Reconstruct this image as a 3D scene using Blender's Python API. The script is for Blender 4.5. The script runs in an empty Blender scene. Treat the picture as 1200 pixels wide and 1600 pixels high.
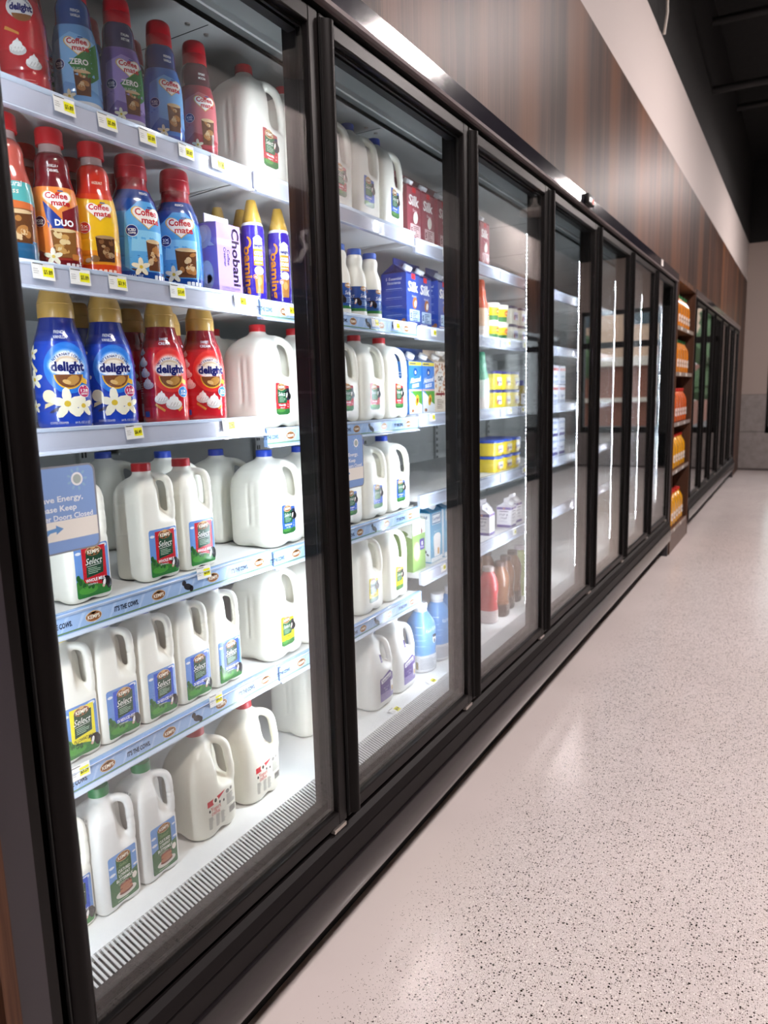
import bpy, bmesh, math, random
from mathutils import Vector, Matrix
from mathutils.bvhtree import BVHTree
random.seed(7)
S = bpy.context.scene
COL = S.collection

# ------------------------------------------------------------------ camera
cam_d = bpy.data.cameras.new('camera'); cam = bpy.data.objects.new('camera', cam_d); COL.objects.link(cam)
S.camera = cam
YAW, PITCH, ROLL = 0.531786, -0.159351, -0.027058
_cy, _sy, _cp, _sp = math.cos(YAW), math.sin(YAW), math.cos(PITCH), math.sin(PITCH)
_f = Vector((-_sy*_cp, _cy*_cp, _sp)); _r = Vector((_cy, _sy, 0)); _u = _r.cross(_f)
_r2 = _r*math.cos(ROLL) + _u*math.sin(ROLL); _u2 = -_r*math.sin(ROLL) + _u*math.cos(ROLL)
cam.matrix_world = Matrix(((_r2.x, _u2.x, -_f.x, 0.92163), (_r2.y, _u2.y, -_f.y, -0.57391), (_r2.z, _u2.z, -_f.z, 1.335), (0, 0, 0, 1)))
cam_d.sensor_width = 36.0; cam_d.lens = 36.0*1121.967/1600.0
cam_d.clip_start = 0.02; cam_d.clip_end = 200
cam_d.dof.use_dof = True; cam_d.dof.focus_distance = 1.5; cam_d.dof.aperture_fstop = 5.0

# ------------------------------------------------------------------ light settings
S.view_settings.view_transform = 'Standard'; S.view_settings.look = 'None'
S.view_settings.gamma = 1.0; S.view_settings.exposure = 0.0
S.cycles.use_denoising = True
S.cycles.transparent_max_bounces = 40; S.cycles.max_bounces = 10; S.cycles.diffuse_bounces = 4
S.cycles.glossy_bounces = 5; S.cycles.sample_clamp_indirect = 25.0
S.cycles.caustics_reflective = False; S.cycles.caustics_refractive = False
LED_POWER = 395.0
LAMP_POWER = 192.0
SKY_POWER = 2.6
W = bpy.data.worlds.new('sky'); S.world = W; W.use_nodes = True
W.node_tree.nodes['Background'].inputs[0].default_value = (0.86, 0.93, 1.0, 1)
W.node_tree.nodes['Background'].inputs[1].default_value = SKY_POWER

# ------------------------------------------------------------------ materials
def lin(h):
    h = h.lstrip('#'); v = [int(h[i:i+2], 16)/255 for i in (0, 2, 4)]
    return tuple(c/12.92 if c <= .04045 else ((c+.055)/1.055)**2.4 for c in v) + (1,)
_m = {}
def mat(name, col, rough=.45, metal=0.0, coat=0.0, noise=0.06, nscale=30., spec=.5, bump=0.0, emit=None, trans=0.0):
    if name in _m: return _m[name]
    m = bpy.data.materials.new(name); m.use_nodes = True; _m[name] = m
    nt = m.node_tree; b = nt.nodes['Principled BSDF']
    c = lin(col) if isinstance(col, str) else tuple(col)+(1,)
    b.inputs['Base Color'].default_value = c
    b.inputs['Roughness'].default_value = rough; b.inputs['Metallic'].default_value = metal
    b.inputs['Coat Weight'].default_value = coat; b.inputs['Coat Roughness'].default_value = .08
    b.inputs['Specular IOR Level'].default_value = spec
    b.inputs['Transmission Weight'].default_value = trans
    if noise:
        g = nt.nodes.new('ShaderNodeTexCoord'); n = nt.nodes.new('ShaderNodeTexNoise'); n.inputs['Scale'].default_value = nscale
        nt.links.new(g.outputs['Object'], n.inputs['Vector'])
        r = nt.nodes.new('ShaderNodeMapRange'); r.inputs[3].default_value = max(0, rough-noise); r.inputs[4].default_value = min(1, rough+noise)
        nt.links.new(n.outputs[0], r.inputs[0]); nt.links.new(r.outputs[0], b.inputs['Roughness'])
        if bump:
            bp = nt.nodes.new('ShaderNodeBump'); bp.inputs['Strength'].default_value = bump; bp.inputs['Distance'].default_value = .002
            nt.links.new(n.outputs[0], bp.inputs['Height']); nt.links.new(bp.outputs[0], b.inputs['Normal'])
    if emit:
        b.inputs['Emission Color'].default_value = lin(emit[0]); b.inputs['Emission Strength'].default_value = emit[1]
    return m
def ink(h):                                   # glossy printed colour
    return mat('ink_'+h.lstrip('#'), h, rough=.2, spec=.35, noise=0)

def nodes_of(m): return m.node_tree.nodes, m.node_tree.links
def glass_mat():
    m = bpy.data.materials.new('door_glass'); m.use_nodes = True; N, L = nodes_of(m); N.clear()
    out = N.new('ShaderNodeOutputMaterial'); geo = N.new('ShaderNodeNewGeometry')
    dot = N.new('ShaderNodeVectorMath'); dot.operation = 'DOT_PRODUCT'
    L.new(geo.outputs['Incoming'], dot.inputs[0]); L.new(geo.outputs['Normal'], dot.inputs[1])
    ab = N.new('ShaderNodeMath'); ab.operation = 'ABSOLUTE'; L.new(dot.outputs['Value'], ab.inputs[0])
    om = N.new('ShaderNodeMath'); om.operation = 'SUBTRACT'; om.inputs[0].default_value = 1; L.new(ab.outputs[0], om.inputs[1])
    pw = N.new('ShaderNodeMath'); pw.operation = 'POWER'; L.new(om.outputs[0], pw.inputs[0]); pw.inputs[1].default_value = 5
    ma = N.new('ShaderNodeMath'); ma.operation = 'MULTIPLY_ADD'; L.new(pw.outputs[0], ma.inputs[0]); ma.inputs[1].default_value = .955; ma.inputs[2].default_value = .045
    t = N.new('ShaderNodeBsdfTransparent'); t.inputs[0].default_value = (.985, .99, .987, 1)
    g = N.new('ShaderNodeBsdfGlossy'); g.inputs['Roughness'].default_value = .012
    mx = N.new('ShaderNodeMixShader'); L.new(ma.outputs[0], mx.inputs[0]); L.new(t.outputs[0], mx.inputs[1]); L.new(g.outputs[0], mx.inputs[2])
    L.new(mx.outputs[0], out.inputs[0]); return m
GLASS = glass_mat()

def wood_mat(name, dark, light, mid, plank=.1, rough=.42):
    m = bpy.data.materials.new(name); m.use_nodes = True; N, L = nodes_of(m); b = N['Principled BSDF']
    tc = N.new('ShaderNodeTexCoord')
    mp = N.new('ShaderNodeMapping'); mp.inputs['Scale'].default_value = (9, 9, .35); L.new(tc.outputs['Object'], mp.inputs[0])
    n1 = N.new('ShaderNodeTexNoise'); n1.inputs['Scale'].default_value = 1.0; n1.inputs['Detail'].default_value = 3; L.new(mp.outputs[0], n1.inputs['Vector'])
    mp2 = N.new('ShaderNodeMapping'); mp2.inputs['Scale'].default_value = (160, 160, 2.5); L.new(tc.outputs['Object'], mp2.inputs[0])
    n2 = N.new('ShaderNodeTexNoise'); n2.inputs['Scale'].default_value = 1.0; n2.inputs['Detail'].default_value = 4; L.new(mp2.outputs[0], n2.inputs['Vector'])
    mp3 = N.new('ShaderNodeMapping'); mp3.inputs['Scale'].default_value = (2.3, 2.3, .05); L.new(tc.outputs['Object'], mp3.inputs[0])
    n3 = N.new('ShaderNodeTexNoise'); n3.inputs['Scale'].default_value = 1.0; n3.inputs['Detail'].default_value = 1; L.new(mp3.outputs[0], n3.inputs['Vector'])
    a = N.new('ShaderNodeMath'); a.operation = 'MULTIPLY_ADD'; L.new(n2.outputs[0], a.inputs[0]); a.inputs[1].default_value = .55; L.new(n1.outputs[0], a.inputs[2])
    a2 = N.new('ShaderNodeMath'); a2.operation = 'MULTIPLY_ADD'; L.new(n3.outputs[0], a2.inputs[0]); a2.inputs[1].default_value = .5; L.new(a.outputs[0], a2.inputs[2])
    cr = N.new('ShaderNodeValToRGB'); cr.color_ramp.elements[0].position = .78; cr.color_ramp.elements[0].color = lin(dark)
    cr.color_ramp.elements[1].position = 1.3 if False else 1.0; cr.color_ramp.elements[1].color = lin(mid)
    sc = N.new('ShaderNodeMath'); sc.operation = 'MULTIPLY'; sc.inputs[1].default_value = .86; L.new(a2.outputs[0], sc.inputs[0])
    L.new(sc.outputs[0], cr.inputs[0])
    # warm and grey bands from plank to plank
    hue = N.new('ShaderNodeMix'); hue.data_type = 'RGBA'; L.new(cr.outputs[0], hue.inputs[6]); hue.inputs[7].default_value = lin(light)
    mr = N.new('ShaderNodeMapRange'); mr.inputs[1].default_value = .5; mr.inputs[2].default_value = .66; mr.inputs[4].default_value = .55; L.new(n3.outputs[0], mr.inputs[0])
    L.new(mr.outputs[0], hue.inputs[0]); L.new(hue.outputs[2], b.inputs['Base Color'])
    b.inputs['Roughness'].default_value = rough; b.inputs['Specular IOR Level'].default_value = .15
    bp = N.new('ShaderNodeBump'); bp.inputs['Strength'].default_value = .12; bp.inputs['Distance'].default_value = .001; L.new(n2.outputs[0], bp.inputs['Height']); L.new(bp.outputs[0], b.inputs['Normal'])
    return m
WOOD = wood_mat('walnut_laminate', '#32211a', '#7a4d2d', '#5b4034')
WOOD_RACK = wood_mat('rack_wood', '#4a3226', '#7a5238', '#6b4a38', rough=.5)

def floor_mat():
    m = bpy.data.materials.new('terrazzo'); m.use_nodes = True; N, L = nodes_of(m); b = N['Principled BSDF']
    tc = N.new('ShaderNodeTexCoord'); P = tc.outputs['Object']
    def math_(op, a, c=None, v=None):
        n = N.new('ShaderNodeMath'); n.operation = op
        L.new(a, n.inputs[0])
        if c is not None: L.new(c, n.inputs[1])
        if v is not None: n.inputs[1].default_value = v
        return n.outputs[0]
    base = N.new('ShaderNodeTexNoise'); base.inputs['Scale'].default_value = 1.6; base.inputs['Detail'].default_value = 3; L.new(P, base.inputs['Vector'])
    cr = N.new('ShaderNodeValToRGB'); cr.color_ramp.elements[0].position = .3; cr.color_ramp.elements[0].color = lin('#dcd2cf'); cr.color_ramp.elements[1].position = .7; cr.color_ramp.elements[1].color = lin('#e6dcd9')
    L.new(base.outputs[0], cr.inputs[0])
    # chips thin out in the border beside the cases
    sep = N.new('ShaderNodeSeparateXYZ'); L.new(P, sep.inputs[0])
    wob = N.new('ShaderNodeTexNoise'); wob.inputs['Scale'].default_value = 3; L.new(P, wob.inputs['Vector'])
    xx = math_('ADD', sep.outputs[0], math_('MULTIPLY', wob.outputs[0], v=.16))
    dens = N.new('ShaderNodeMapRange'); dens.inputs[1].default_value = .10; dens.inputs[2].default_value = .34; L.new(xx, dens.inputs[0])
    cur = cr.outputs[0]
    for scale, lo, size, col in ((140, .60, .36, '#443934'), (230, .45, .34, '#897e78'), (165, .66, .32, '#fbf6f1'), (280, .5, .34, '#9f948c'), (95, .86, .28, '#2a2220')):
        mp = N.new('ShaderNodeMapping'); mp.inputs['Location'].default_value = (scale*.13, scale*.07, .5); mp.inputs['Scale'].default_value = (1, 1, 0); L.new(P, mp.inputs[0])
        v = N.new('ShaderNodeTexVoronoi'); v.voronoi_dimensions = '2D'; v.inputs['Scale'].default_value = scale; L.new(mp.outputs[0], v.inputs['Vector'])
        s = N.new('ShaderNodeSeparateColor'); L.new(v.outputs['Color'], s.inputs[0])
        thr = math_('SUBTRACT', dens.outputs[0], v=1.0); thr = math_('MULTIPLY', thr, v=-.6); thr = math_('ADD', thr, v=lo)
        on = math_('GREATER_THAN', s.outputs[0], thr)
        sz = math_('MULTIPLY', s.outputs[1], v=size)
        inn = math_('LESS_THAN', v.outputs['Distance'], sz)
        k = math_('MULTIPLY', on, inn)
        mx = N.new('ShaderNodeMix'); mx.data_type = 'RGBA'; L.new(k, mx.inputs[0]); L.new(cur, mx.inputs[6]); mx.inputs[7].default_value = lin(col); cur = mx.outputs[2]
    L.new(cur, b.inputs['Base Color'])
    rn = N.new('ShaderNodeTexNoise'); rn.inputs['Scale'].default_value = 2.2; L.new(P, rn.inputs['Vector'])
    rr = N.new('ShaderNodeMapRange'); rr.inputs[3].default_value = .17; rr.inputs[4].default_value = .23; L.new(rn.outputs[0], rr.inputs[0]); L.new(rr.outputs[0], b.inputs['Roughness'])
    return m
FLOOR = floor_mat()
def tile_mat():
    m = bpy.data.materials.new('stone_wainscot'); m.use_nodes = True; N, L = nodes_of(m); b = N['Principled BSDF']
    tc = N.new('ShaderNodeTexCoord'); n = N.new('ShaderNodeTexNoise'); n.inputs['Scale'].default_value = 14; n.inputs['Detail'].default_value = 6; L.new(tc.outputs['Object'], n.inputs['Vector'])
    cr = N.new('ShaderNodeValToRGB'); cr.color_ramp.elements[0].color = lin('#6f6a68'); cr.color_ramp.elements[1].color = lin('#9a9391'); L.new(n.outputs[0], cr.inputs[0]); L.new(cr.outputs[0], b.inputs['Base Color'])
    b.inputs['Roughness'].default_value = .5; return m
TILE = tile_mat()
BLACK = mat('black_frame', '#0d0a0a', .42, noise=.01, spec=.22)
BLACK2 = mat('black_handle', '#0c0909', .45, noise=.01, spec=.14)
GAP = mat('gasket_black', '#060606', .7)
HEADER = mat('navy_header', '#25232c', .13, coat=.3, noise=.03)
HEADLIP = mat('header_lip', '#6e6465', .32, noise=.04)
KICK = mat('kick_plate', '#211e20', .2, coat=.25, noise=.01, nscale=6)
SILL = mat('sill_extrusion', '#131011', .48, noise=.01, spec=.22)
ENDP = mat('end_panel', '#302c31', .4, noise=.01)
WHITE = mat('white_enamel', '#b4b6b5', .42, noise=.05)
SHELFW = mat('shelf_white', '#cfd0cf', .4, noise=.06)
RAILW = mat('rail_plastic', '#b6bac9', .18, coat=.4, noise=.03)
RAILB = mat('rail_blue', '#93b3de', .2, coat=.4, noise=.03)
CLEAR = mat('clear_lip', '#c8d2e2', .12, coat=.5, noise=.02)
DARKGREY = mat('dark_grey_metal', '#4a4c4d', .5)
MIDGREY = mat('mid_grey_metal', '#7b7f7e', .5)
PAINT = mat('white_paint', '#c2b9b5', .7, nscale=60)
FARPAINT = mat('far_wall_paint', '#a3968f', .75, nscale=60)
BLACKP = mat('black_paint', '#060606', .85)
BLACKC = mat('black_deck', '#0a0a0a', .8)
MILK = mat('milk_plastic', '#eceadf', .33, noise=.06, nscale=18)
MILKW = mat('white_plastic', '#e6e5e1', .38, noise=.06, nscale=18)
YOGP = mat('cream_plastic', '#dedacb', .3, noise=.06, nscale=18)
LEDM = mat('led_diode', '#ffffff', .5, noise=0, emit=('#eaf3ff', LED_POWER))
LAMPM = mat('lamp_lens', '#ffffff', .5, noise=0, emit=('#fff2ef', LAMP_POWER))
LAMPH = mat('lamp_housing', '#c9c5c0', .45)
CHROME = mat('hinge_metal', '#b9b1ab', .3, metal=.8)

# ------------------------------------------------------------------ mesh helpers
class MB:
    """collects shapes in one bmesh with several material slots"""
    def __init__(s, *mats): s.bm = bmesh.new(); s.mats = list(mats)
    def _i(s, m):
        if m is None: return 0
        if m not in s.mats: s.mats.append(m)
        return s.mats.index(m)
    def box(s, x0, x1, y0, y1, z0, z1, m=None, bev=0.0):
        r = bmesh.ops.create_cube(s.bm, size=1); vs = r['verts']
        for v in vs: v.co = Vector(((x0+x1)/2+v.co.x*(x1-x0), (y0+y1)/2+v.co.y*(y1-y0), (z0+z1)/2+v.co.z*(z1-z0)))
        fs = {f for v in vs for f in v.link_faces}; i = s._i(m)
        for f in fs: f.material_index = i
        if bev:
            es = list({e for v in vs for e in v.link_edges})
            r = bmesh.ops.bevel(s.bm, geom=es, offset=bev, segments=2, affect='EDGES', profile=.5)
            for f in r['faces']: f.material_index = i
        return s
    def prism(s, pts, axis, a, b, m=None):
        """pts: 2-D outline; extruded along axis ('y': pts are (x,z); 'z': pts are (x,y); 'x': pts are (y,z)) from a to b"""
        def P(p, t): return {'y': (p[0], t, p[1]), 'z': (p[0], p[1], t), 'x': (t, p[0], p[1])}[axis]
        A = [s.bm.verts.new(P(p, a)) for p in pts]; B = [s.bm.verts.new(P(p, b)) for p in pts]
        i = s._i(m); n = len(pts); fs = [s.bm.faces.new(A), s.bm.faces.new(B[::-1])]
        for k in range(n): fs.append(s.bm.faces.new((A[k], B[k], B[(k+1) % n], A[(k+1) % n])))
        for f in fs: f.material_index = i
        bmesh.ops.recalc_face_normals(s.bm, faces=fs); return s
    def loft(s, rings, m=None, cap=(True, True), mfn=None):
        i = s._i(m); R = [[s.bm.verts.new(p) for p in r] for r in rings]; n = len(R[0]); fs = []
        for k in range(len(R)-1):
            j = i if mfn is None else s._i(mfn(k))
            for q in range(n):
                f = s.bm.faces.new((R[k][q], R[k][(q+1) % n], R[k+1][(q+1) % n], R[k+1][q])); f.material_index = j; fs.append(f)
        if cap[0]: f = s.bm.faces.new(R[0][::-1]); f.material_index = i if mfn is None else s._i(mfn(0)); fs.append(f)
        if cap[1]: f = s.bm.faces.new(R[-1]); f.material_index = i if mfn is None else s._i(mfn(len(R)-2)); fs.append(f)
        return s
    def lathe(s, prof, m=None, n=32, c=(0, 0), mfn=None, sup=2.0, cap=(True, True)):
        def rr(t):
            return (abs(math.cos(t))**sup+abs(math.sin(t))**sup)**(-1/sup)
        rings = []
        for z, r in prof:
            e = r
            rings.append([(c[0]+e*rr(t)*math.cos(t), c[1]+e*rr(t)*math.sin(t), z) for t in [2*math.pi*k/n for k in range(n)]])
        return s.loft(rings, m, cap, mfn)
    def tube(s, pts, r, m=None, n=10, r2=None, cap=True):
        pts = [Vector(p) for p in pts]; rings = []
        for k, p in enumerate(pts):
            d = (pts[min(k+1, len(pts)-1)]-pts[max(k-1, 0)]).normalized()
            a = d.cross(Vector((0, 0, 1)))
            if a.length < .05: a = d.cross(Vector((1, -1, 0)))
            a.normalize(); b = d.cross(a)
            ra = r[k] if isinstance(r, (list, tuple)) else r
            rb = ra if r2 is None else r2
            rings.append([p+a*ra*math.cos(2*math.pi*q/n)+b*rb*math.sin(2*math.pi*q/n) for q in range(n)])
        return s.loft(rings, m, (cap, cap))
    def mesh(s, name, smooth=35):
        me = bpy.data.meshes.new(name); bmesh.ops.recalc_face_normals(s.bm, faces=s.bm.faces[:])
        s.bm.to_mesh(me); s.bm.free()
        for m in s.mats: me.materials.append(m)
        if smooth:
            me.polygons.foreach_set('use_smooth', [True]*len(me.polygons)); me.set_sharp_from_angle(angle=math.radians(smooth))
        return me
    def obj(s, name, parent=None, smooth=35, label=None, kind=None):
        return link(name, s.mesh(name, smooth), parent, label, kind)
def link(name, me, parent=None, label=None, kind=None):
    o = bpy.data.objects.new(name, me); COL.objects.link(o)
    if parent: o.parent = parent
    if label: o['label'] = label
    if kind: o['kind'] = kind
    return o
def thing(name, label, cat, loc=(0, 0, 0), rz=0, group=None):
    o = bpy.data.objects.new(name, None); COL.objects.link(o); o.location = loc; o.rotation_euler = (0, 0, rz)
    o.empty_display_size = .05; o['label'] = label; o['category'] = cat
    if group: o['group'] = group
    return o
def struct(name, mb, smooth=0): return mb.obj(name, None, smooth, kind='structure')

# ------------------------------------------------------------------ flat art, wrapped onto a surface
_tx = {}
def text_tris(body, bold):
    k = (body, bold)
    if k in _tx: return _tx[k]
    c = bpy.data.curves.new('lettering', 'FONT'); c.body = body; c.size = 1; c.resolution_u = 2; c.offset = bold; c.dimensions = '2D'; c.fill_mode = 'FRONT'
    o = bpy.data.objects.new('lettering', c); COL.objects.link(o)
    dg = bpy.context.evaluated_depsgraph_get(); e = o.evaluated_get(dg); me = e.to_mesh()
    vs = [(v.co.x, v.co.y) for v in me.vertices]; fs = [tuple(p.vertices) for p in me.polygons]
    e.to_mesh_clear(); bpy.data.objects.remove(o); bpy.data.curves.remove(c)
    xs = [v[0] for v in vs] or [0, 1]; ys = [v[1] for v in vs] or [0, 1]
    _tx[k] = (vs, fs, min(xs), max(xs), min(ys), max(ys)); return _tx[k]
CAPH = .729                                    # cap height of the built-in face at size 1
class Art:
    def __init__(s): s.it = []
    def _add(s, L, col, vs, fs): s.it.append((L, col, vs, fs)); return s
    def poly(s, L, col, pts): return s._add(L, col, pts, [tuple(range(len(pts)))])
    def rect(s, L, col, x0, y0, x1, y1): return s.poly(L, col, [(x0, y0), (x1, y0), (x1, y1), (x0, y1)])
    def ell(s, L, col, cx, cy, rx, ry, n=20, a0=0, a1=360, rot=0):
        full = a1-a0 >= 360; k = n if full else n+1; cr, sr = math.cos(math.radians(rot)), math.sin(math.radians(rot)); p = []
        for i in range(k):
            t = math.radians(a0+(a1-a0)*i/n); x, y = rx*math.cos(t), ry*math.sin(t); p.append((cx+x*cr-y*sr, cy+x*sr+y*cr))
        return s.poly(L, col, p)
    def rrect(s, L, col, x0, y0, x1, y1, r):
        p = []
        for cx, cy, a in ((x1-r, y1-r, 0), (x0+r, y1-r, 90), (x0+r, y0+r, 180), (x1-r, y0+r, 270)):
            for i in range(5): t = math.radians(a+22.5*i); p.append((cx+r*math.cos(t), cy+r*math.sin(t)))
        return s.poly(L, col, p)
    def text(s, L, col, body, cx, cy, h, w=None, bold=.0, shear=0, rot=0):
        vs, fs, x0, x1, y0, y1 = text_tris(body, bold); sy = h/CAPH; sx = sy
        if w: sx = w/max(1e-6, x1-x0)
        mx = (x0+x1)/2; cr, sr = math.cos(math.radians(rot)), math.sin(math.radians(rot)); o = []
        for x, y in vs:
            a = (x-mx)*sx+(y-.36)*sy*shear; b = (y-.36)*sy; o.append((cx+a*cr-b*sr, cy+a*sr+b*cr))
        return s._add(L, col, o, fs)
    def arc(s, L, col, body, cx, cy, R, h, a0, a1, bold=.02):
        n = len(body)
        for i, ch in enumerate(body):
            a = a0+(a1-a0)*i/max(1, n-1)
            if ch != ' ': s.text(L, col, ch, cx+R*math.cos(math.radians(a)), cy+R*math.sin(math.radians(a)), h, rot=a-90, bold=bold)
        return s
    def lines(s, L, col, x0, x1, y0, n, dy, h=.0012, seed=1):
        rnd = random.Random(seed)
        for i in range(n): s.rect(L, col, x0, y0-i*dy, x0+(x1-x0)*rnd.uniform(.6, 1), y0-i*dy+h)
        return s
    def moved(s, o, dx, dy, k=1):
        for L, c, vs, fs in o.it: s.it.append((L, c, [(x*k+dx, y*k+dy) for x, y in vs], fs))
        return s
    def mesh(s, name, fn, maxe=.012):
        V, F, MI, mats = [], [], [], []
        for L, col, vs, fs in s.it:
            m = col if not isinstance(col, str) else ink(col)
            if m not in mats: mats.append(m)
            mi = mats.index(m); bm = bmesh.new(); bv = [bm.verts.new((x, y, 0)) for x, y in vs]
            for f in fs:
                try: bm.faces.new([bv[i] for i in f])
                except ValueError: pass
            if maxe:
                bmesh.ops.triangulate(bm, faces=bm.faces[:])
                for _ in range(6):
                    es = [e for e in bm.edges if e.calc_length() > maxe]
                    if not es: break
                    bmesh.ops.subdivide_edges(bm, edges=es, cuts=1); bmesh.ops.triangulate(bm, faces=[f for f in bm.faces if len(f.verts) > 3])
            b0 = len(V); bm.verts.ensure_lookup_table(); bm.verts.index_update()
            for v in bm.verts: V.append(fn(v.co.x, v.co.y, .0004+.00018*L))
            for f in bm.faces: F.append([b0+v.index for v in f.verts]); MI.append(mi)
            bm.free()
        me = bpy.data.meshes.new(name); me.from_pydata(V, [], F); me.polygons.foreach_set('material_index', MI)
        for m in mats: me.materials.append(m)
        me.polygons.foreach_set('use_smooth', [True]*len(F)); me.set_sharp_from_angle(angle=math.radians(40)); return me
def on_plane(o, n, ua, va, bvh=None):
    o, n, ua, va = Vector(o), Vector(n), Vector(ua), Vector(va)
    def fn(u, v, off):
        p = o+ua*u+va*v
        if bvh:
            h = bvh.ray_cast(p+n*.2, -n, .4)
            if h[0] is not None: return h[0]+n*off
        return p+n*off
    return fn
def on_round(R, z0, bvh, th0=0.0):
    def fn(u, v, off):
        t = th0+u/R; d = Vector((math.cos(t), math.sin(t), 0)); a = Vector((0, 0, z0+v))
        h = bvh.ray_cast(a+d*.3, -d, .4); p = h[0] if h[0] is not None else a+d*R
        return p+d*off
    return fn
FX = ((1, 0, 0), (0, 1, 0), (0, 0, 1))            # front face (towards the aisle): normal, right, up
FY = ((0, -1, 0), (1, 0, 0), (0, 0, 1))           # side face towards the near end

# ------------------------------------------------------------------ products: prototypes are lists of (part name, mesh, label)
def place(proto, name, cat, label, loc, rz=0, group=None, sc=(1, 1, 1)):
    t = thing(name, label, cat, loc, rz, group); t.scale = sc
    for pn, me, pl in proto: link(pn, me, t, pl)
    return t
def sstep(a, b, x): t = min(1, max(0, (x-a)/(b-a))); return t*t*(3-2*t)
def remeshed(mb, voxel, name, m, it=9):
    me = mb.mesh(name+'_raw', 0); o = bpy.data.objects.new(name, me); COL.objects.link(o)
    md = o.modifiers.new('r', 'REMESH'); md.mode = 'VOXEL'; md.voxel_size = voxel
    dg = bpy.context.evaluated_depsgraph_get(); r = bpy.data.meshes.new_from_object(o.evaluated_get(dg))
    bpy.data.objects.remove(o); bpy.data.meshes.remove(me); r.name = name
    bm = bmesh.new(); bm.from_mesh(r)
    for _ in range(it): bmesh.ops.smooth_vert(bm, verts=bm.verts[:], factor=.5, use_axis_x=True, use_axis_y=True, use_axis_z=True)
    bm.to_mesh(r); bvh = BVHTree.FromBMesh(bm); bm.free()
    r.materials.clear(); r.materials.append(m); r.polygons.foreach_set('use_smooth', [True]*len(r.polygons))
    return r, bvh
def jug_body(name, prof, a, sup, rec, recr, hand, hr, m, voxel, arch=.006, feat=None, b=None):
    """blow-moulded jug: rounded-square sections, a corner cut in for the grip, and the grip as a tube in the (+x,+y) corner"""
    b = b or a; mb = MB(m); n = 72; rings = []
    for z, s in prof:
        ring = []
        for k in range(n):
            t = 2*math.pi*k/n; sp = sup if s > .6 else 2+(sup-2)*max(0, (s-.45)/.15)
            r = (abs(math.cos(t)/(a*s))**sp+abs(math.sin(t)/(b*s))**sp)**(-1/sp)
            g = 1-sstep(26, 52, abs(((math.degrees(t)-45+180) % 360)-180))
            w = sstep(rec[0], rec[1], z)*(1-sstep(rec[2], rec[3], z))*g
            r = r+(min(r, recr)-r)*w
            if feat: r += feat(t, z)
            zz = z
            if z < .02: zz = z+arch*math.exp(-((((math.degrees(t)+45) % 90)-45)/13)**2)*(1-z/.02)
            ring.append((r*math.cos(t), r*math.sin(t), zz))
        rings.append(ring)
    mb.loft(rings); q = .70711
    pts = [Vector((s*q, s*q, z)) for s, z in hand]; fine = []
    for i in range(len(pts)-1):
        p0, p1, p2, p3 = pts[max(i-1, 0)], pts[i], pts[i+1], pts[min(i+2, len(pts)-1)]
        for j in range(4):
            t = j/4; fine.append(.5*((2*p1)+(p2-p0)*t+(2*p0-5*p1+4*p2-p3)*t*t+(3*p1-p0-3*p2+p3)*t**3))
    fine.append(pts[-1]); mb.tube(fine, hr, n=12)
    return remeshed(mb, voxel, name, m)
def cap_mesh(r, h, z, col, name='cap', ridges=True):
    mb = MB(mat('cap_'+col.strip('#'), col, .38, coat=.15, noise=.05)); n = 48
    def ring(rr, zz, rd): return [((rr+(rd if k % 2 else 0))*math.cos(2*math.pi*k/n), (rr+(rd if k % 2 else 0))*math.sin(2*math.pi*k/n), zz) for k in range(n)]
    d = .0005 if ridges else 0
    mb.loft([ring(r*1.03, z, 0), ring(r*1.03, z+.003, 0), ring(r, z+.0035, d), ring(r, z+h*.88, d), ring(r*.95, z+h, 0), ring(r*.2, z+h, 0)])
    return mb.mesh(name)
RED, BLUE, GREEN = '#b3161f', '#1d3fae', '#128a48'

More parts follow.
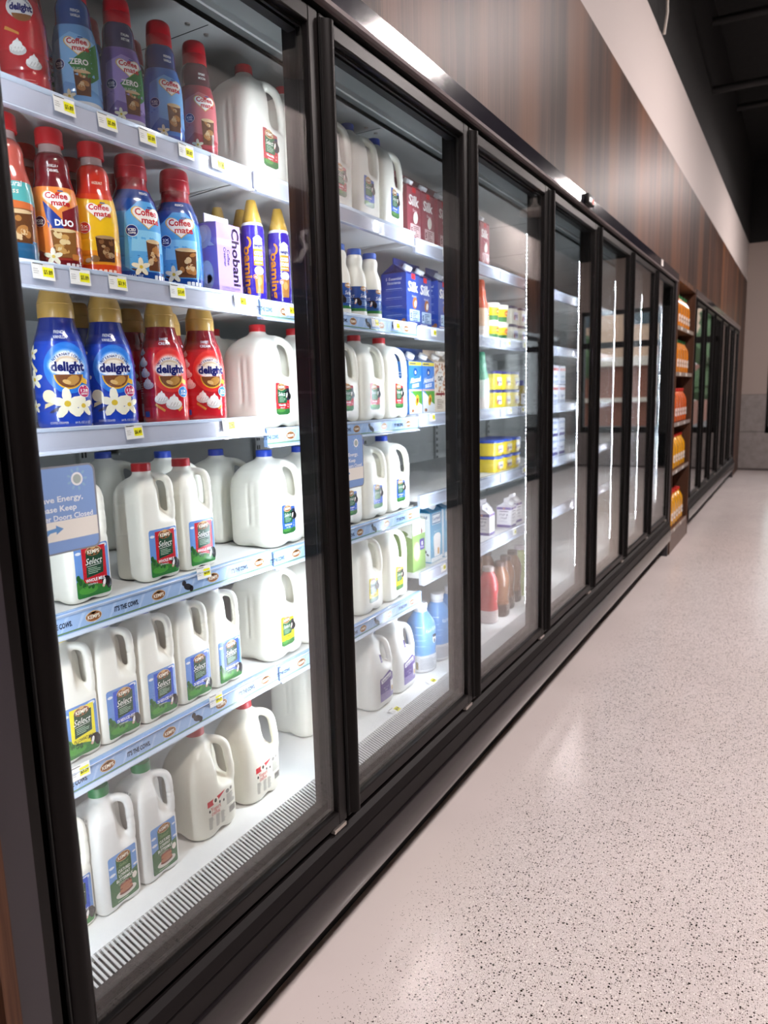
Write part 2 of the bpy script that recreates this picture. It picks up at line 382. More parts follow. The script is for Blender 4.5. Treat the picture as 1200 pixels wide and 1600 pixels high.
def kemps_logo(k=1.0):
    a = Art(); a.ell(3, '#e2c08c', 0, 0, .0175*k, .0098*k); a.ell(4, '#8d5832', 0, 0, .0163*k, .0086*k); a.ell(4, '#d9b078', 0, .0075*k, .006*k, .003*k)
    a.text(5, '#fbf3df', 'KEMPS', 0, 0, .0072*k, .026*k, bold=.02); return a
def cow(a, x, y, k, L=4):
    a.ell(L, '#1b1a1d', x, y, .012*k, .010*k, 12); a.ell(L, '#1b1a1d', x+.008*k, y-.008*k, .009*k, .011*k, 12)
    a.ell(L+1, '#f2efe9', x-.006*k, y-.003*k, .0035*k, .008*k, 10, rot=-15); a.ell(L+1, '#d9a79a', x-.0085*k, y-.010*k, .0036*k, .0032*k, 8)
    a.ell(L, '#1b1a1d', x-.012*k, y+.006*k, .006*k, .0025*k, 8, rot=20)
    return a
def half_label(col, l1, l2, tcol='#ffffff'):
    a = Art(); Wd, H = .076, .100
    a.rrect(0, '#6b93d2', -Wd/2, -H/2, Wd/2, H/2, .005)
    a.ell(1, '#dfe4ea', .026, .044, .009, .004, 10); a.ell(1, '#dfe4ea', -.030, .036, .006, .003, 10)
    a.rect(2, col, -.023, -.034, .030, .045)
    a.poly(3, '#3f7d36', [(-.038, -.018), (-.03, -.010), (-.024, -.014), (-.02, -.022), (.0, -.026), (.018, -.031), (.038, -.032), (.038, -.044), (-.038, -.044)])
    a.rrect(3, '#2f7a34', -.038, -.05, .038, -.034, .004); a.ell(4, '#4f9a3c', -.014, -.036, .021, .008, 16)
    for i, (x, y) in enumerate(((-.034, -.006), (-.03, -.015), (-.022, -.022), (-.012, -.024), (-.004, -.026))): a.ell(4, '#245a2a', x, y-.004, .004, .006, 10)
    a.poly(4, '#16422c', [(-.016, -.013), (.022, -.008), (.024, .036), (-.014, .036)])
    a.moved(kemps_logo(), .003, .036); a.text(6, '#f4f4f0', 'Select', .003, .018, .0125, .036, shear=.3)
    a.poly(6, '#f4f4f0', [(-.014, .008), (.018, .0095), (.018, .0103), (-.014, .0088)])
    a.lines(6, '#a8c9ae', -.012, .018, .004, 4, .0033, .0011)
    a.text(6, tcol, l1, .003, -.0185, .0062, .044, bold=.02); a.text(6, tcol, l2, -.004, -.0262, .0032, .022)
    cow(a, .027, -.026, .9, 6); return a
def gal_label(col, bg, l1, l2):
    a = Art(); w, h = .029, .040
    sh = [(-w*.9, h*.98), (-w*.55, h), (w*.2, h*.86), (w*.95, h*.8), (w, h*.3), (w*.93, -h*.9), (w*.6, -h), (-w*.65, -h), (-w*.95, -h*.9), (-w*.98, 0)]
    a.poly(0, bg, sh); a.poly(1, '#2f6a36', [(-w*.95, -h*.62), (w*.95, -h*.62), (w*.93, -h*.9), (w*.6, -h), (-w*.65, -h), (-w*.95, -h*.9)]); a.ell(2, '#4c8a3e', -.008, -h*.72, .016, .005, 14)
    a.rect(1, '#1d5a38', -.020, -.012, .016, .024); a.moved(kemps_logo(.9), -.004, .029); a.text(3, '#f1f3ee', 'Select', -.003, .012, .0105, .027, shear=.3)
    a.lines(3, '#a8c9ae', -.015, .012, .003, 4, .0034, .0010)
    a.rect(2, col, -.020, -.026, .014, -.011); a.text(3, '#ffffff' if col != '#e8d81c' else '#20301c', l1, -.003, -.0155, .0052, .029, bold=.02); a.text(3, '#ffffff' if col != '#e8d81c' else '#20301c', l2, -.003, -.0225, .0036, .018)
    a.ell(4, col, .0195, -.016, .0075, .0105, 6); a.text(5, '#ffffff' if col != '#e8d81c' else '#20301c', '1\u2080'[0], .0195, -.014, .0045, None); a.text(5, '#ffffff' if col != '#e8d81c' else '#20301c', 'GAL', .0195, -.020, .0024)
    a.rect(2, '#23233a', .016, -.004, .027, .026); cow(a, .021, .012, .75, 3); return a

# half gallon
HP = [(0, .86), (.003, .95), (.009, .99), (.016, 1), (.05, 1), (.09, 1), (.12, .995), (.15, .985), (.172, .97), (.186, .94), (.198, .84), (.207, .70), (.214, .55), (.219, .44), (.223, .39), (.226, .37), (.240, .37)]
def half_feat(t, z): return 0
HALF, HALF_B = jug_body('jug_body', HP, .0495, 7, (.130, .158, .30, .31), .0265, [(.012, .2135), (.030, .2165), (.0475, .211), (.0535, .194), (.0545, .172), (.0555, .150), (.054, .126)], .0088, MILK, .0022)
HALFW = HALF.copy(); HALFW.materials.clear(); HALFW.materials.append(MILKW); HALFW.name = 'jug_body'
def half_proto(col, l1, l2, cap, tcol='#ffffff'):
    lab = half_label(col, l1, l2, tcol).mesh('label', on_plane((.05, .002, .06), *FX, bvh=HALF_B))
    return [('jug_body', HALF, None), ('cap', cap_mesh(.0195, .0165, .2295, cap), None), ('label', lab, None)]
HALF_WHOLE = half_proto('#c2202c', 'WHOLE MILK', 'VITAMIN D', RED)
HALF_2 = half_proto('#2a55c4', '2% REDUCED FAT', 'VITAMIN A & D', BLUE)
HALF_1 = half_proto('#f0e02a', '1% LOWFAT MILK', 'VITAMIN A & D', '#e8d21c', '#1a1a1a')
def butter_label():
    a = Art(); a.rrect(0, '#7aa3dd', -.034, -.052, .034, .052, .005)
    for x, y, r in ((-.027, .03, .008), (-.026, .014, .009), (.029, .008, .007), (.028, .036, .006)): a.ell(1, '#e6ebf2', x, y, r*.8, r*.35, 10)
    a.rrect(1, '#3c6b3f', -.034, -.052, .034, -.004, .004); a.poly(2, '#3c6b3f', [(-.034, -.002), (-.02, .002), (.0, -.004), (.034, .003), (.034, -.01), (-.034, -.01)])
    a.rrect(3, '#36602f', -.017, -.02, .019, .044, .003); a.moved(kemps_logo(.95), .001, .041); a.text(4, '#8fae72', 'Select', .001, .026, .008, .022, shear=.3)
    a.text(4, '#f2f4ea', 'CULTURED', .001, .014, .0066, .029, bold=.02); a.text(4, '#f2f4ea', 'LOWFAT', .001, .0045, .0066, .027, bold=.02); a.text(4, '#f2f4ea', 'BUTTERMILK', .001, -.005, .0068, .040, bold=.02)
    a.lines(4, '#c3d3b5', -.015, .018, -.012, 2, .003, .001)
    a.ell(3, '#d8d2c6', .002, -.036, .025, .0085, 20)
    for i in range(5): a.ell(4+i % 2, ('#7c3a24', '#b2714c')[i % 2], .002, -.034+i*.0042, .0165-.0006*i, .0048, 18)
    a.ell(6, '#efe8da', .024, -.013, .006, .007, 14); a.lines(4, '#c3d3b5', -.02, .02, -.048, 1, .003, .0014); return a
BUTTER = [('jug_body', HALFW, None), ('cap', cap_mesh(.0195, .0185, .2295, GREEN), None), ('label', butter_label().mesh('label', on_plane((.05, .004, .066), *FX, bvh=HALF_B)), None),
          ('date_stamp', Art().text(0, '#6b6b6b', 'OCT 30', 0, .004, .0045, .022).text(0, '#6b6b6b', '27-142', .001, -.004, .0045, .022).mesh('date_stamp', on_plane((.005, -.05, .198), (0, -.8, .6), (1, 0, 0), (0, .6, .8), HALF_B)), 'small grey printed date')]
# gallon
GP = [(0, .84), (.004, .93), (.012, .985), (.02, 1), (.05, 1), (.09, 1), (.13, 1), (.155, .995), (.172, .975), (.188, .93), (.203, .83), (.216, .69), (.226, .54), (.233, .40), (.238, .30), (.242, .26), (.256, .25)]
def gal_feat(t, z):
    d = math.degrees(t) % 360; r = 0.0
    for c in (238, 246, 254, 262):                       # upright flutes on the side
        r -= .0026*math.exp(-((d-c-24)/1.7)**2)*sstep(.05, .07, z)*(1-sstep(.16, .19, z))
    if z < .036: r -= .0012*(1+math.cos(d*math.pi/180*60))*.5*(1 if (d < 40 or d > 330) else 0)
    return r
def dense(prof, step=.006):
    o = []
    for (z0, s0), (z1, s1) in zip(prof, prof[1:]):
        n = max(1, int((z1-z0)/step))
        for i in range(n): o.append((z0+(z1-z0)*i/n, s0+(s1-s0)*i/n))
    return o+[prof[-1]]
GAL, GAL_B = jug_body('jug_body', dense(GP), .075, 5.2, (.110, .15, .40, .41), .047, [(.018, .226), (.048, .2245), (.072, .211), (.0815, .188), (.085, .158), (.0855, .128), (.08, .102)], .0105, MILK, .0028, arch=.009, feat=gal_feat)
def gal_proto(col, bg, l1, l2, cap):
    lab = gal_label(col, bg, l1, l2).mesh('label', on_plane((.075, -.006, .074), *FX, bvh=GAL_B))
    return [('jug_body', GAL, None), ('cap', cap_mesh(.0205, .0175, .2435, cap), None), ('label', lab, None)]
GAL_W = gal_proto('#b81f2b', '#a8343a', 'Whole Milk', 'Vitamin D', RED)
GAL_2 = gal_proto('#2b62cc', '#3d62b4', '2% Reduced', 'Fat Milk', BLUE)
GAL_1 = gal_proto('#e8d81c', '#e8d81c', '1% Lowfat', 'Milk', '#e8d21c')
# yogurt-drink jug
YP = [(0, .84), (.004, .93), (.012, .985), (.03, 1), (.08, 1), (.125, .99), (.15, .96), (.172, .87), (.19, .74), (.205, .58), (.216, .42), (.224, .32), (.228, .29), (.244, .28)]
YOG, YOG_B = jug_body('jug_body', dense(YP), .071, 3.6, (.10, .135, .4, .41), .036, [(.018, .213), (.042, .2105), (.062, .200), (.0695, .182), (.073, .155), (.0765, .128), (.073, .104)], .0105, YOGP, .0028, arch=.012)
def yog_label():
    a = Art(); a.poly(0, '#c62b33', [(-.045, .014), (-.045, .028), (.012, .035), (-.022, .017)]); a.ell(1, '#efe7d6', -.022, .0235, .0085, .0085, 16); a.ell(2, '#3a2f2c', -.022, .024, .004, .005, 8)
    for x, y in ((-.04, .004), (-.009, .014), (.004, .012)): a.ell(0, '#2b2526', x, y, .0026, .004, 6)
    a.text(0, '#c62b33', 'Yogurt', -.022, .007, .0105, .031, bold=.01); a.text(0, '#c62b33', 'DRINK', -.022, -.005, .0078, .026, bold=.01)
    for x0 in (-.044, -.024, -.008): a.lines(0, '#77736f', x0, x0+.014, -.013, 9, .0033, .0016, seed=int(x0*-1000))
    a.lines(0, '#77736f', .013, .045, .018, 8, .0034, .0016, 4); a.ell(0, '#8b8783', .018, .027, .006, .005, 12); a.ell(0, '#8b8783', .031, .029, .004, .004, 12)
    for i in range(14): a.rect(0, '#3a3838', .02+.0018*i, -.03, .02+.0018*i+(.0011 if i % 3 else .0006), -.014)
    return a
YOGJ = [('jug_body', YOG, None), ('cap', cap_mesh(.0215, .021, .2295, '#b5242c'), None), ('label', yog_label().mesh('label', on_plane((.07, .004, .066), *FX, bvh=YOG_B)), None)]
# lactose-free jug
LP = [(0, .86), (.004, .94), (.012, .99), (.03, 1), (.09, 1), (.125, .98), (.15, .9), (.175, .76), (.198, .58), (.214, .42), (.224, .33), (.228, .31), (.244, .30)]
LAC, LAC_B = jug_body('jug_body', dense(LP), .056, 4.0, (.12, .15, .4, .41), .034, [(.014, .214), (.034, .2115), (.047, .199), (.053, .18), (.057, .155), (.06, .13), (.056, .11)], .0085, MILKW, .0026, arch=.004)
def lac_label():
    a = Art(); P = '#5a4791'
    a.rrect(0, P, -.034, -.045, .034, .03, .004); a.poly(1, P, [(-.034, .026), (.012, .044), (.034, .026)]); a.rect(1, '#8f82b8', -.034, -.045, .034, -.02)
    a.poly(2, '#f3f2f6', [(-.029, .012), (.018, .022), (.018, .036), (-.029, .026)]); a.text(3, P, 'Lactaid', -.005, .024, .0088, .038, bold=.02, rot=10)
    a.text(2, '#c6bfe0', 'Fat Free', -.006, -.004, .005, .024); a.text(2, '#c6bfe0', 'Milk', -.006, -.013, .005, .012)
    a.poly(2, '#e4e0e6', [(.016, -.03), (.03, -.03), (.033, .008), (.014, .008)]); a.rect(3, '#c7a15a', .018, -.028, .028, -.012); return a
LACJ = [('jug_body', LAC, None), ('cap', cap_mesh(.0195, .016, .230, '#e8e8ec'), None), ('label', lac_label().mesh('label', on_plane((.056, .006, .07), *FX, bvh=LAC_B)), None),
        ('neck_label', Art().poly(0, '#5a4791', [(-.014, -.012), (.014, -.012), (.017, .006), (-.012, .014)]).text(1, '#f3f2f6', 'Lactaid', 0, -.004, .0045, .021).ell(1, '#2a2440', -.003, .008, .005, .003, 8).mesh('neck_label', on_plane((.05, 0, .16), (.9, 0, .42), (0, 1, 0), (-.42, 0, .9), LAC_B)), 'small purple neck label')]

# ---- sleeved bottles
def bottle(name, prof, bands, sup, n=48):
    """prof: (z, r); bands: (z_top, material) upwards"""
    def mfn(k):
        z = (prof[k][0]+prof[k+1][0])/2
        for zt, m in bands:
            if z < zt: return m
        return bands[-1][1]
    mb = MB(bands[0][1]); rings = []
    for z, r in prof:
        sp = sup if r > prof[len(prof)//3][1]*.8 else 2.0+(sup-2)*.3
        rings.append([(r*(abs(math.cos(t))**sp+abs(math.sin(t))**sp)**(-1/sp)*math.cos(t), r*(abs(math.cos(t))**sp+abs(math.sin(t))**sp)**(-1/sp)*math.sin(t), z) for t in [2*math.pi*(k+.5)/n for k in range(n)]])
    mb.loft(rings, mfn=mfn); bmesh.ops.recalc_face_normals(mb.bm, faces=mb.bm.faces[:]); bv = BVHTree.FromBMesh(mb.bm); return mb.mesh(name, 60), bv
def sleeve(h): return mat('sleeve_'+h.strip('#'), h, .16, coat=.6, noise=.04, nscale=60)
CM32 = dense([(0, .033), (.003, .0375), (.01, .0392), (.036, .0396), (.0375, .0388), (.039, .0396), (.066, .0396), (.0675, .0388), (.069, .0396), (.098, .0396), (.12, .0386), (.138, .036), (.152, .0325), (.164, .030), (.176, .0293), (.186, .0292), (.194, .0275), (.2, .0245), (.204, .0205)], .004)
CM64 = dense([(0, .043), (.003, .0475), (.01, .049), (.048, .0495), (.0495, .0487), (.051, .0495), (.084, .0495), (.0855, .0487), (.087, .0495), (.118, .0488), (.14, .0465), (.16, .042), (.175, .036), (.184, .032), (.19, .0295), (.205, .029)], .004)
ID64 = dense([(0, .043), (.003, .047), (.01, .0482), (.03, .0485), (.0315, .0478), (.033, .0485), (.10, .0485), (.122, .0478), (.142, .045), (.16, .0405), (.175, .0355), (.187, .032), (.197, .030), (.2, .0285)], .004)
def heart(a, x, y, k, L=2):
    p = []
    for i in range(36):
        t = 2*math.pi*i/36; p.append((x+k*.0232*math.copysign(abs(math.sin(t))**2.2, math.sin(t)), y+k*.00112*(12*math.cos(t)-5.5*math.cos(2*t)-1.5*math.cos(3*t)-math.cos(4*t))))
    a.poly(L, '#e0b65a', [(x+(q[0]-x)*1.1, y+(q[1]-y)*1.1) for q in p]); a.poly(L+1, '#f7f4ef', p)
    a.text(L+2, '#c4202c', 'Coffee', x-.001*k, y+.0055*k, .0108*k, .037*k, bold=.03); a.text(L+2, '#c4202c', 'mate', x+.005*k, y-.0065*k, .0098*k, .030*k, bold=.03); a.rect(L+2, '#24509c', x+.002*k, y+.0125*k, x+.011*k, y+.0145*k); return a
def flower(a, x, y, k, L=4, c='#f3edd2'):
    for i in range(5): t = math.radians(72*i+20); a.ell(L, c, x+.0045*k*math.cos(t), y+.0045*k*math.sin(t), .0048*k, .0024*k, 8, rot=72*i+20)
    a.ell(L+1, '#d8b93c', x, y, .0018*k, .0018*k, 8); return a
def coffee_glass(a, x, y, w, h, L=2, pal=('#5f3a22', '#a9743f', '#d2b48a')):
    a.poly(L, pal[0], [(x-w*.42, y-h/2), (x+w*.42, y-h/2), (x+w*.5, y+h/2), (x-w*.5, y+h/2)])
    rnd = random.Random(int(x*9000+w*70000))
    for i in range(9): a.ell(L+1, pal[1+i % 2], x+rnd.uniform(-.3, .3)*w, y+rnd.uniform(-.3, .36)*h, w*rnd.uniform(.1, .2), h*rnd.uniform(.06, .15), 10, rot=rnd.uniform(-40, 40))
    a.ell(L+2, pal[2], x, y+h/2, w*.5, h*.07, 16); return a
def badge(a, x, y, r, col, t1, t2, L=4):
    a.ell(L, '#f4f2ee', x, y, r*1.08, r*1.08, 20); a.ell(L+1, col, x, y, r, r, 20); a.text(L+2, '#ffffff', t1, x, y+.16*r, r*.5, r*1.35, bold=.02); a.text(L+2, '#ffffff', t2, x, y-.42*r, r*.34, r*1.3, bold=.02); return a
def cm_proto(prof, k, shoulder, body, bands, extra, capspec, sup=2.5, R=.04, neck=None):
    bd = [(z, sleeve(c)) for z, c in bands]; me, bv = bottle('bottle', prof, bd, sup)
    a = Art(); extra(a); lab = a.mesh('label', on_round(R, 0, bv), .008)
    return [('bottle', me, None), ('cap', capspec, None), ('label', lab, None)]
def flip_cap(r, z0, z1, col, r1=None):
    r1 = r1 or r*.92; mb = MB(mat('cap_'+col.strip('#'), col, .34, coat=.2, noise=.05)); h = z1-z0
    mb.lathe([(z0, r*.98), (z0+.002, r), (z0+h*.45, r*.985), (z0+h*.47, r*.965), (z0+h*.49, r*.985), (z0+h*.86, r1), (z0+h*.95, r1*.93), (z1, r1*.8), (z1+.0005, r1*.1)], n=40); return mb.mesh('cap')
def screw_cap(r, z0, z1, col): return cap_mesh(r, z1-z0, z0, col)
def wedge(a, L, col, x0, x1, pts): a.poly(L, col, pts); return a
def cm_std(top, base, mid, low, zero=None, flav=('FRENCH', 'VANILLA'), glass=True, bcol='#1c2a6b'):
    def ex(a):
        if zero: a.poly(1, '#3a7a3f', [(-.006, .085), (.05, .128), (.05, .07), (.03, .055), (.012, .062)]); a.text(3, '#f2f2ee', 'ZERO', .012, .088, .0095, .031, bold=.03); a.text(3, '#dfe8d8', 'SUGAR', .012, .076, .0048, .022)
        if mid: a.poly(0, mid, [(-.036, .03), (-.014, .055), (.045, .04), (.045, .125), (.0, .138), (-.03, .12)])
        heart(a, .012, .117, .92, 3); badge(a, -.021, .083, .0085, bcol, 'ICED', 'COFFEE')
        coffee_glass(a, .016, .052 if zero else .056, .028, .040 if zero else .05); flower(a, -.008, .03, 1.3, 6); a.ell(5, '#4a2f22', -.014, .024, .012, .002, 8, rot=-18)
        a.text(3, '#eef0f2', flav[0], .014, .176, .0048, .02, bold=.02); a.text(3, '#eef0f2', flav[1], .014, .168, .0048, .021, bold=.02)
        a.text(3, '#e9eef2', '32 FL OZ', -.012, .013, .0045, .022); a.text(3, '#e9eef2', '(946 mL)', -.012, .007, .0035, .018)
        for i in range(3): a.rrect(3, '#e9eef2', .014+.009*i, .008, .021+.009*i, .016, .0015)
    return cm_proto(CM32, 1, None, None, [(.022, low), (.15, base), (.3, top)], ex, flip_cap(.0255, .196, .247, '#c01a28'))
CM_VAN0 = cm_std('#27508f', '#6fa6de', '#8cc0ee', '#d8dde2', zero=True)
CM_ITA0 = cm_std('#3c3a5e', '#7d62a8', '#a58fcb', '#cfcfd6', zero=True, flav=('ITALIAN', 'SWEET CREME'))
CM_BLUE = cm_std('#1e3a78', '#3d78c8', '#7cb3e8', '#23479a', flav=('FRENCH', 'VANILLA'))
CM_RED = cm_std('#5a2a34', '#b03a48', '#c96a70', '#8a2532', flav=('PEPPERMINT', 'MOCHA'))
def duo(a):
    a.poly(1, '#e8843a', [(-.05, .10), (-.02, .10), (-.004, .07), (-.004, .02), (-.03, .035), (-.05, .03)])
    a.poly(1, '#1f3f96', [(-.018, .118), (.012, .086), (.012, .072), (-.012, .072)]); a.poly(1, '#7a2028', [(.012, .072), (.05, .072), (.05, .12), (.012, .1)])
    heart(a, .006, .122, 1.0, 3); a.text(4, '#ffffff', 'DUO', .014, .082, .0105, .03, bold=.04); badge(a, -.025, .083, .0085, '#4a2440', 'ICED', 'COFFEE')
    coffee_glass(a, .012, .046, .042, .046, 2, ('#8a5a2c', '#c99a58', '#e3c894')); flower(a, -.008, .024, 1.7, 6); a.rrect(6, '#c47a3a', .022, .02, .034, .03, .002)
    a.text(3, '#f0e8e8', 'VANILLA +', .004, .179, .0048, .024, bold=.02); a.text(3, '#f0e8e8', 'CARAMEL', .004, .171, .0048, .024, bold=.02); a.text(3, '#f0e0e0', '32 FL OZ', -.014, .010, .0048, .022)
    for i in range(3): a.rrect(3, '#e9dede', .012+.008*i, .006, .018+.008*i, .014, .0015)
CLEARN = mat('clear_neck', '#b9a6a2', .1, noise=0, coat=.4)
def with_neck(proto, r=.0195, z0=.2, z1=.222, capc='#c8252b', ct=.245):
    nk = MB(CLEARN); nk.lathe([(z0, r), (z0+.004, r*.98), (z0+.006, r*1.06), (z0+.009, r*.98), (z1, r*.98)], n=32)
    return [proto[0], ('neck', nk.mesh('neck'), 'clear plastic neck'), ('cap', screw_cap(r*1.16, z1-.004, ct, capc), None), proto[2]]
CM_DUO = with_neck(cm_proto(CM32, 1, None, None, [(.02, '#6d1820'), (.044, '#a33a2c'), (.142, '#ee8f45'), (.3, '#6d1a22')], duo, None))
def hazel(a):
    heart(a, .01, .120, .98, 3); badge(a, -.018, .088, .0095, '#c8322a', '2X', 'RICHER'); coffee_glass(a, .016, .05, .034, .044, 2, ('#4a2c1a', '#7a5232', '#a98a64'))
    a.ell(4, '#d9c9a8', -.016, .03, .006, .004, 10, rot=20); a.ell(5, '#8a6338', -.004, .033, .008, .006, 10); a.text(3, '#ffe9d0', 'HAZELNUT', .012, .170, .0048, .024, bold=.02)
    a.text(3, '#ffe9d0', '32 FL OZ', -.016, .012, .0045, .02)
    for i in range(5): a.rrect(3, '#ffe0c8', -.008+.0085*i, .006, -.002+.0085*i, .014, .0015)
    a.poly(1, '#d6421f', [(-.04, .146), (-.025, .141), (-.01, .146), (.0, .139), (.02, .146), (.04, .141), (.05, .15), (-.04, .15)])
CM_HAZ = with_neck(cm_proto(CM32, 1, None, None, [(.024, '#d8491f'), (.05, '#ef9a22'), (.146, '#f3c31f'), (.3, '#c9301f')], hazel, None))
def big_blue(rich):
    def ex(a):
        a.poly(0, '#5aa8e4', [(-.034, .03), (-.02, .022), (.05, .022), (.062, .06), (.06, .13), (.03, .156), (.0, .156), (-.028, .13)]); a.poly(1, '#8accf2', [(-.02, .06), (.05, .06), (.05, .10), (-.016, .10)])
        heart(a, .016, .128, 1.25, 3); badge(a, -.016, .098, .0105, '#1c2a6b', '2X' if rich else 'ICED', 'RICHER' if rich else 'COFFEE')
        coffee_glass(a, .024, .052, .045 if rich else .030, .056); flower(a, -.004, .03, 2.0, 6); a.ell(5, '#4a2f22', -.008, .022, .016, .0025, 8, rot=-18)
        a.text(3, '#eef0f2', 'FRENCH', .018, .172, .005, .022, bold=.02); a.text(3, '#d8e4f4', '64 FL OZ', -.014, .013, .005, .026); a.text(3, '#d8e4f4', '(2 QT) 1.89 L', -.012, .006, .0038, .03)
        for i in range(4): a.rrect(3, '#e9eef2', .022+.009*i, .008, .029+.009*i, .016, .0015)
        a.lines(2, '#d7e0ee', -.066, -.048, .13, 14, .006, .0014, 3)
    return cm_proto(CM64, 1, None, None, [(.006, '#b32a2e'), (.024, '#1b4795'), (.135, '#2f79c4'), (.16, '#1d4a98'), (.18, '#193c80'), (.3, '#a01c2a')], ex, flip_cap(.031, .203, .249, '#b81a2a'), sup=2.4, R=.05)
CM_BIG = big_blue(False); CM_BIG2 = big_blue(True)
def dollop(a, x, y, k, L=5):
    a.ell(L, '#d9d7d4', x, y-.002*k, .011*k, .0075*k, 12); a.ell(L+1, '#f4f2ee', x-.001*k, y+.0005*k, .0095*k, .0055*k, 12); a.ell(L+2, '#fbfaf7', x, y+.005*k, .0062*k, .005*k, 10); a.poly(L+3, '#f4f2ee', [(x-.003*k, y+.008*k), (x+.003*k, y+.008*k), (x+.001*k, y+.013*k)])
    for i in range(3): a.ell(L+3, '#cfcac5', x-.004*k+.004*i*k, y-.002*k, .0007*k, .0045*k, 6, rot=-30)
    return a
def idel(kind):
    blue = kind == 'blue'; g1, g2 = ('#1b43b8', '#2f7ad8') if blue else ('#c4202e', '#e03a38')
    def ex(a):
        a.ell(0, g2, .014, .108, .040, .046, 28); 
        for q, c in enumerate(('#3f88e0', '#6aa4ea', '#9cc2f2', '#cfe0f7', '#f6f6f8') if blue else ('#e8554c', '#ee7a70', '#f3a39b', '#f8cfca', '#f8f4f2')): a.ell(1+.2*q, c, .013, .1125-.0006*q, .0345-.0016*q, .0225-.0017*q, 24); a.ell(1+.2*q, c, .013, .122, .0255-.0016*q, .021-.0017*q, 24)
        a.arc(4, '#1c2a6b', 'INTERNATIONAL', .013, .104, .0285, .0048, 150, 30); a.ell(3, '#d8c3a8', .013, .118, .019, .011, 16, 0, 180); a.ell(4, '#efe4d2', .013, .118, .014, .007, 14, 0, 180)
        a.text(5, '#1c2368', 'delight', .014, .111, .0165, .056, bold=.045)
        a.ell(3, '#e3b23a', .014, .096, .0245, .026, 22, 180, 360); a.ell(4, '#7a4a2c', .014, .096, .0222, .0232, 22, 180, 360); a.ell(5, '#b98a48', .020, .086, .012, .008, 14, rot=30); a.ell(6, '#d8b070', .010, .083, .007, .004, 12, rot=-20)
        a.poly(3, '#e3b23a', [(.036, .092), (.047, .086), (.045, .078), (.034, .082)])
        if blue:
            flower(a, .008, .044, 3.2, 7, '#f1ecd4'); a.ell(6, '#efe7c4', -.021, .058, .0105, .0115, 14); a.poly(6, '#e6d9ac', [(-.03, .036), (-.008, .046), (-.006, .052), (-.028, .044)]); flower(a, .034, .040, 2.4, 6, '#f1ecd4'); a.ell(5, '#31355c', -.01, .034, .014, .003, 8, rot=25)
            for i, (x, y, k) in enumerate(((-.05, .135, 1.6), (-.046, .088, 2.0), (-.05, .04, 1.4))): flower(a, x, y, k, 5, '#f1ecd4')
            a.poly(5, '#e6d9ac', [(-.056, .116), (-.04, .10), (-.037, .104), (-.053, .122)]); badge(a, .038, .066, .0105, '#c02a62', '128', 'SERVINGS', 8)
        else:
            dollop(a, -.008, .05, 1.25); dollop(a, .016, .040, 1.5); a.poly(4, '#d9964a', [(-.022, .036), (-.004, .022), (-.001, .026), (-.02, .04)]); a.poly(4, '#d9964a', [(.026, .022), (.034, .03), (.032, .034), (.023, .026)])
            for x, y, k in ((-.046, .146, .7), (-.042, .125, 1.0), (-.038, .103, 1.0), (-.033, .08, 1.1)): dollop(a, x, y, k, 4)
            badge(a, .037, .063, .0105, '#3a86d0', '2X', 'SERVINGS', 8)
            for i in range(16): a.rect(3, '#e8e4e2', -.066+.0011*i, .014, -.066+.0011*i+(.0007 if i % 3 else .0003), .04)
            a.lines(3, '#e59a98', -.066, -.046, .086, 8, .005, .0012, 5); a.rrect(3, '#3a55b0', -.046, .012, -.034, .024, .002)
        a.text(3, '#dfe2f2', 'FRENCH' if blue else 'SWEET', .006, .172, .0058, .024, bold=.02); a.text(3, '#dfe2f2', 'VANILLA' if blue else 'CREAM', .006, .163, .0058, .027, bold=.02)
        if blue: a.text(3, '#e7eaf4', 'COFFEE CREAMER', -.008, .010, .0042, .03); a.text(3, '#e7eaf4', '64 FL OZ (2 QT)', .032, .010, .0042, .028)
    return cm_proto(ID64, 1, None, None, [(.155, g1), (.17, '#1d3390' if blue else '#9c1b28'), (.3, '#1d2f86' if blue else '#8a1824')], ex, flip_cap(.0315, .198, .250, '#c19a50', .0255), sup=2.6, R=.049)
ID_BLUE = idel('blue'); ID_RED = idel('red')
def id_small(a):                                        # the red 32 oz creamer on the top shelf
    a.ell(0, '#e4e0de', .008, .135, .022, .02, 20); a.ell(1, '#8a5a34', .010, .124, .015, .012, 16, 180, 360); a.text(3, '#1c2368', 'delight', .010, .135, .0115, .036, bold=.045); a.arc(3, '#1c2a6b', 'INTERNATIONAL', .008, .130, .02, .0034, 150, 30)
    dollop(a, .0, .07, 1.2); dollop(a, .022, .05, 1.1); a.poly(4, '#d9964a', [(-.018, .098), (.004, .09), (.004, .094), (-.016, .103)]); a.lines(3, '#e59a98', -.02, .03, .022, 5, .004, .001, 5)
    a.rect(2, '#e6e6ea', -.052, .03, -.034, .15); a.lines(3, '#5a5f7a', -.051, -.036, .146, 26, .0043, .0014, 8)
ID_CREAM = cm_proto(CM32, 1, None, None, [(.15, '#c4222e'), (.3, '#a81c28')], id_small, flip_cap(.0255, .196, .247, '#c01a28'))
def teal(a): a.poly(1, '#c96a3a', [(-.03, .09), (.04, .09), (.04, .1), (-.03, .105)]); coffee_glass(a, .01, .06, .05, .05); a.text(3, '#ffffff', 'Natural', .006, .13, .01, .034, shear=.2); a.text(3, '#f0e0d0', 'Bliss', .006, .118, .009, .022, shear=.2)
NB = with_neck(cm_proto(CM32, 1, None, None, [(.04, '#2a5f86'), (.1, '#8a5a3a'), (.135, '#4fa7a6'), (.3, '#b5554a')], teal, None))
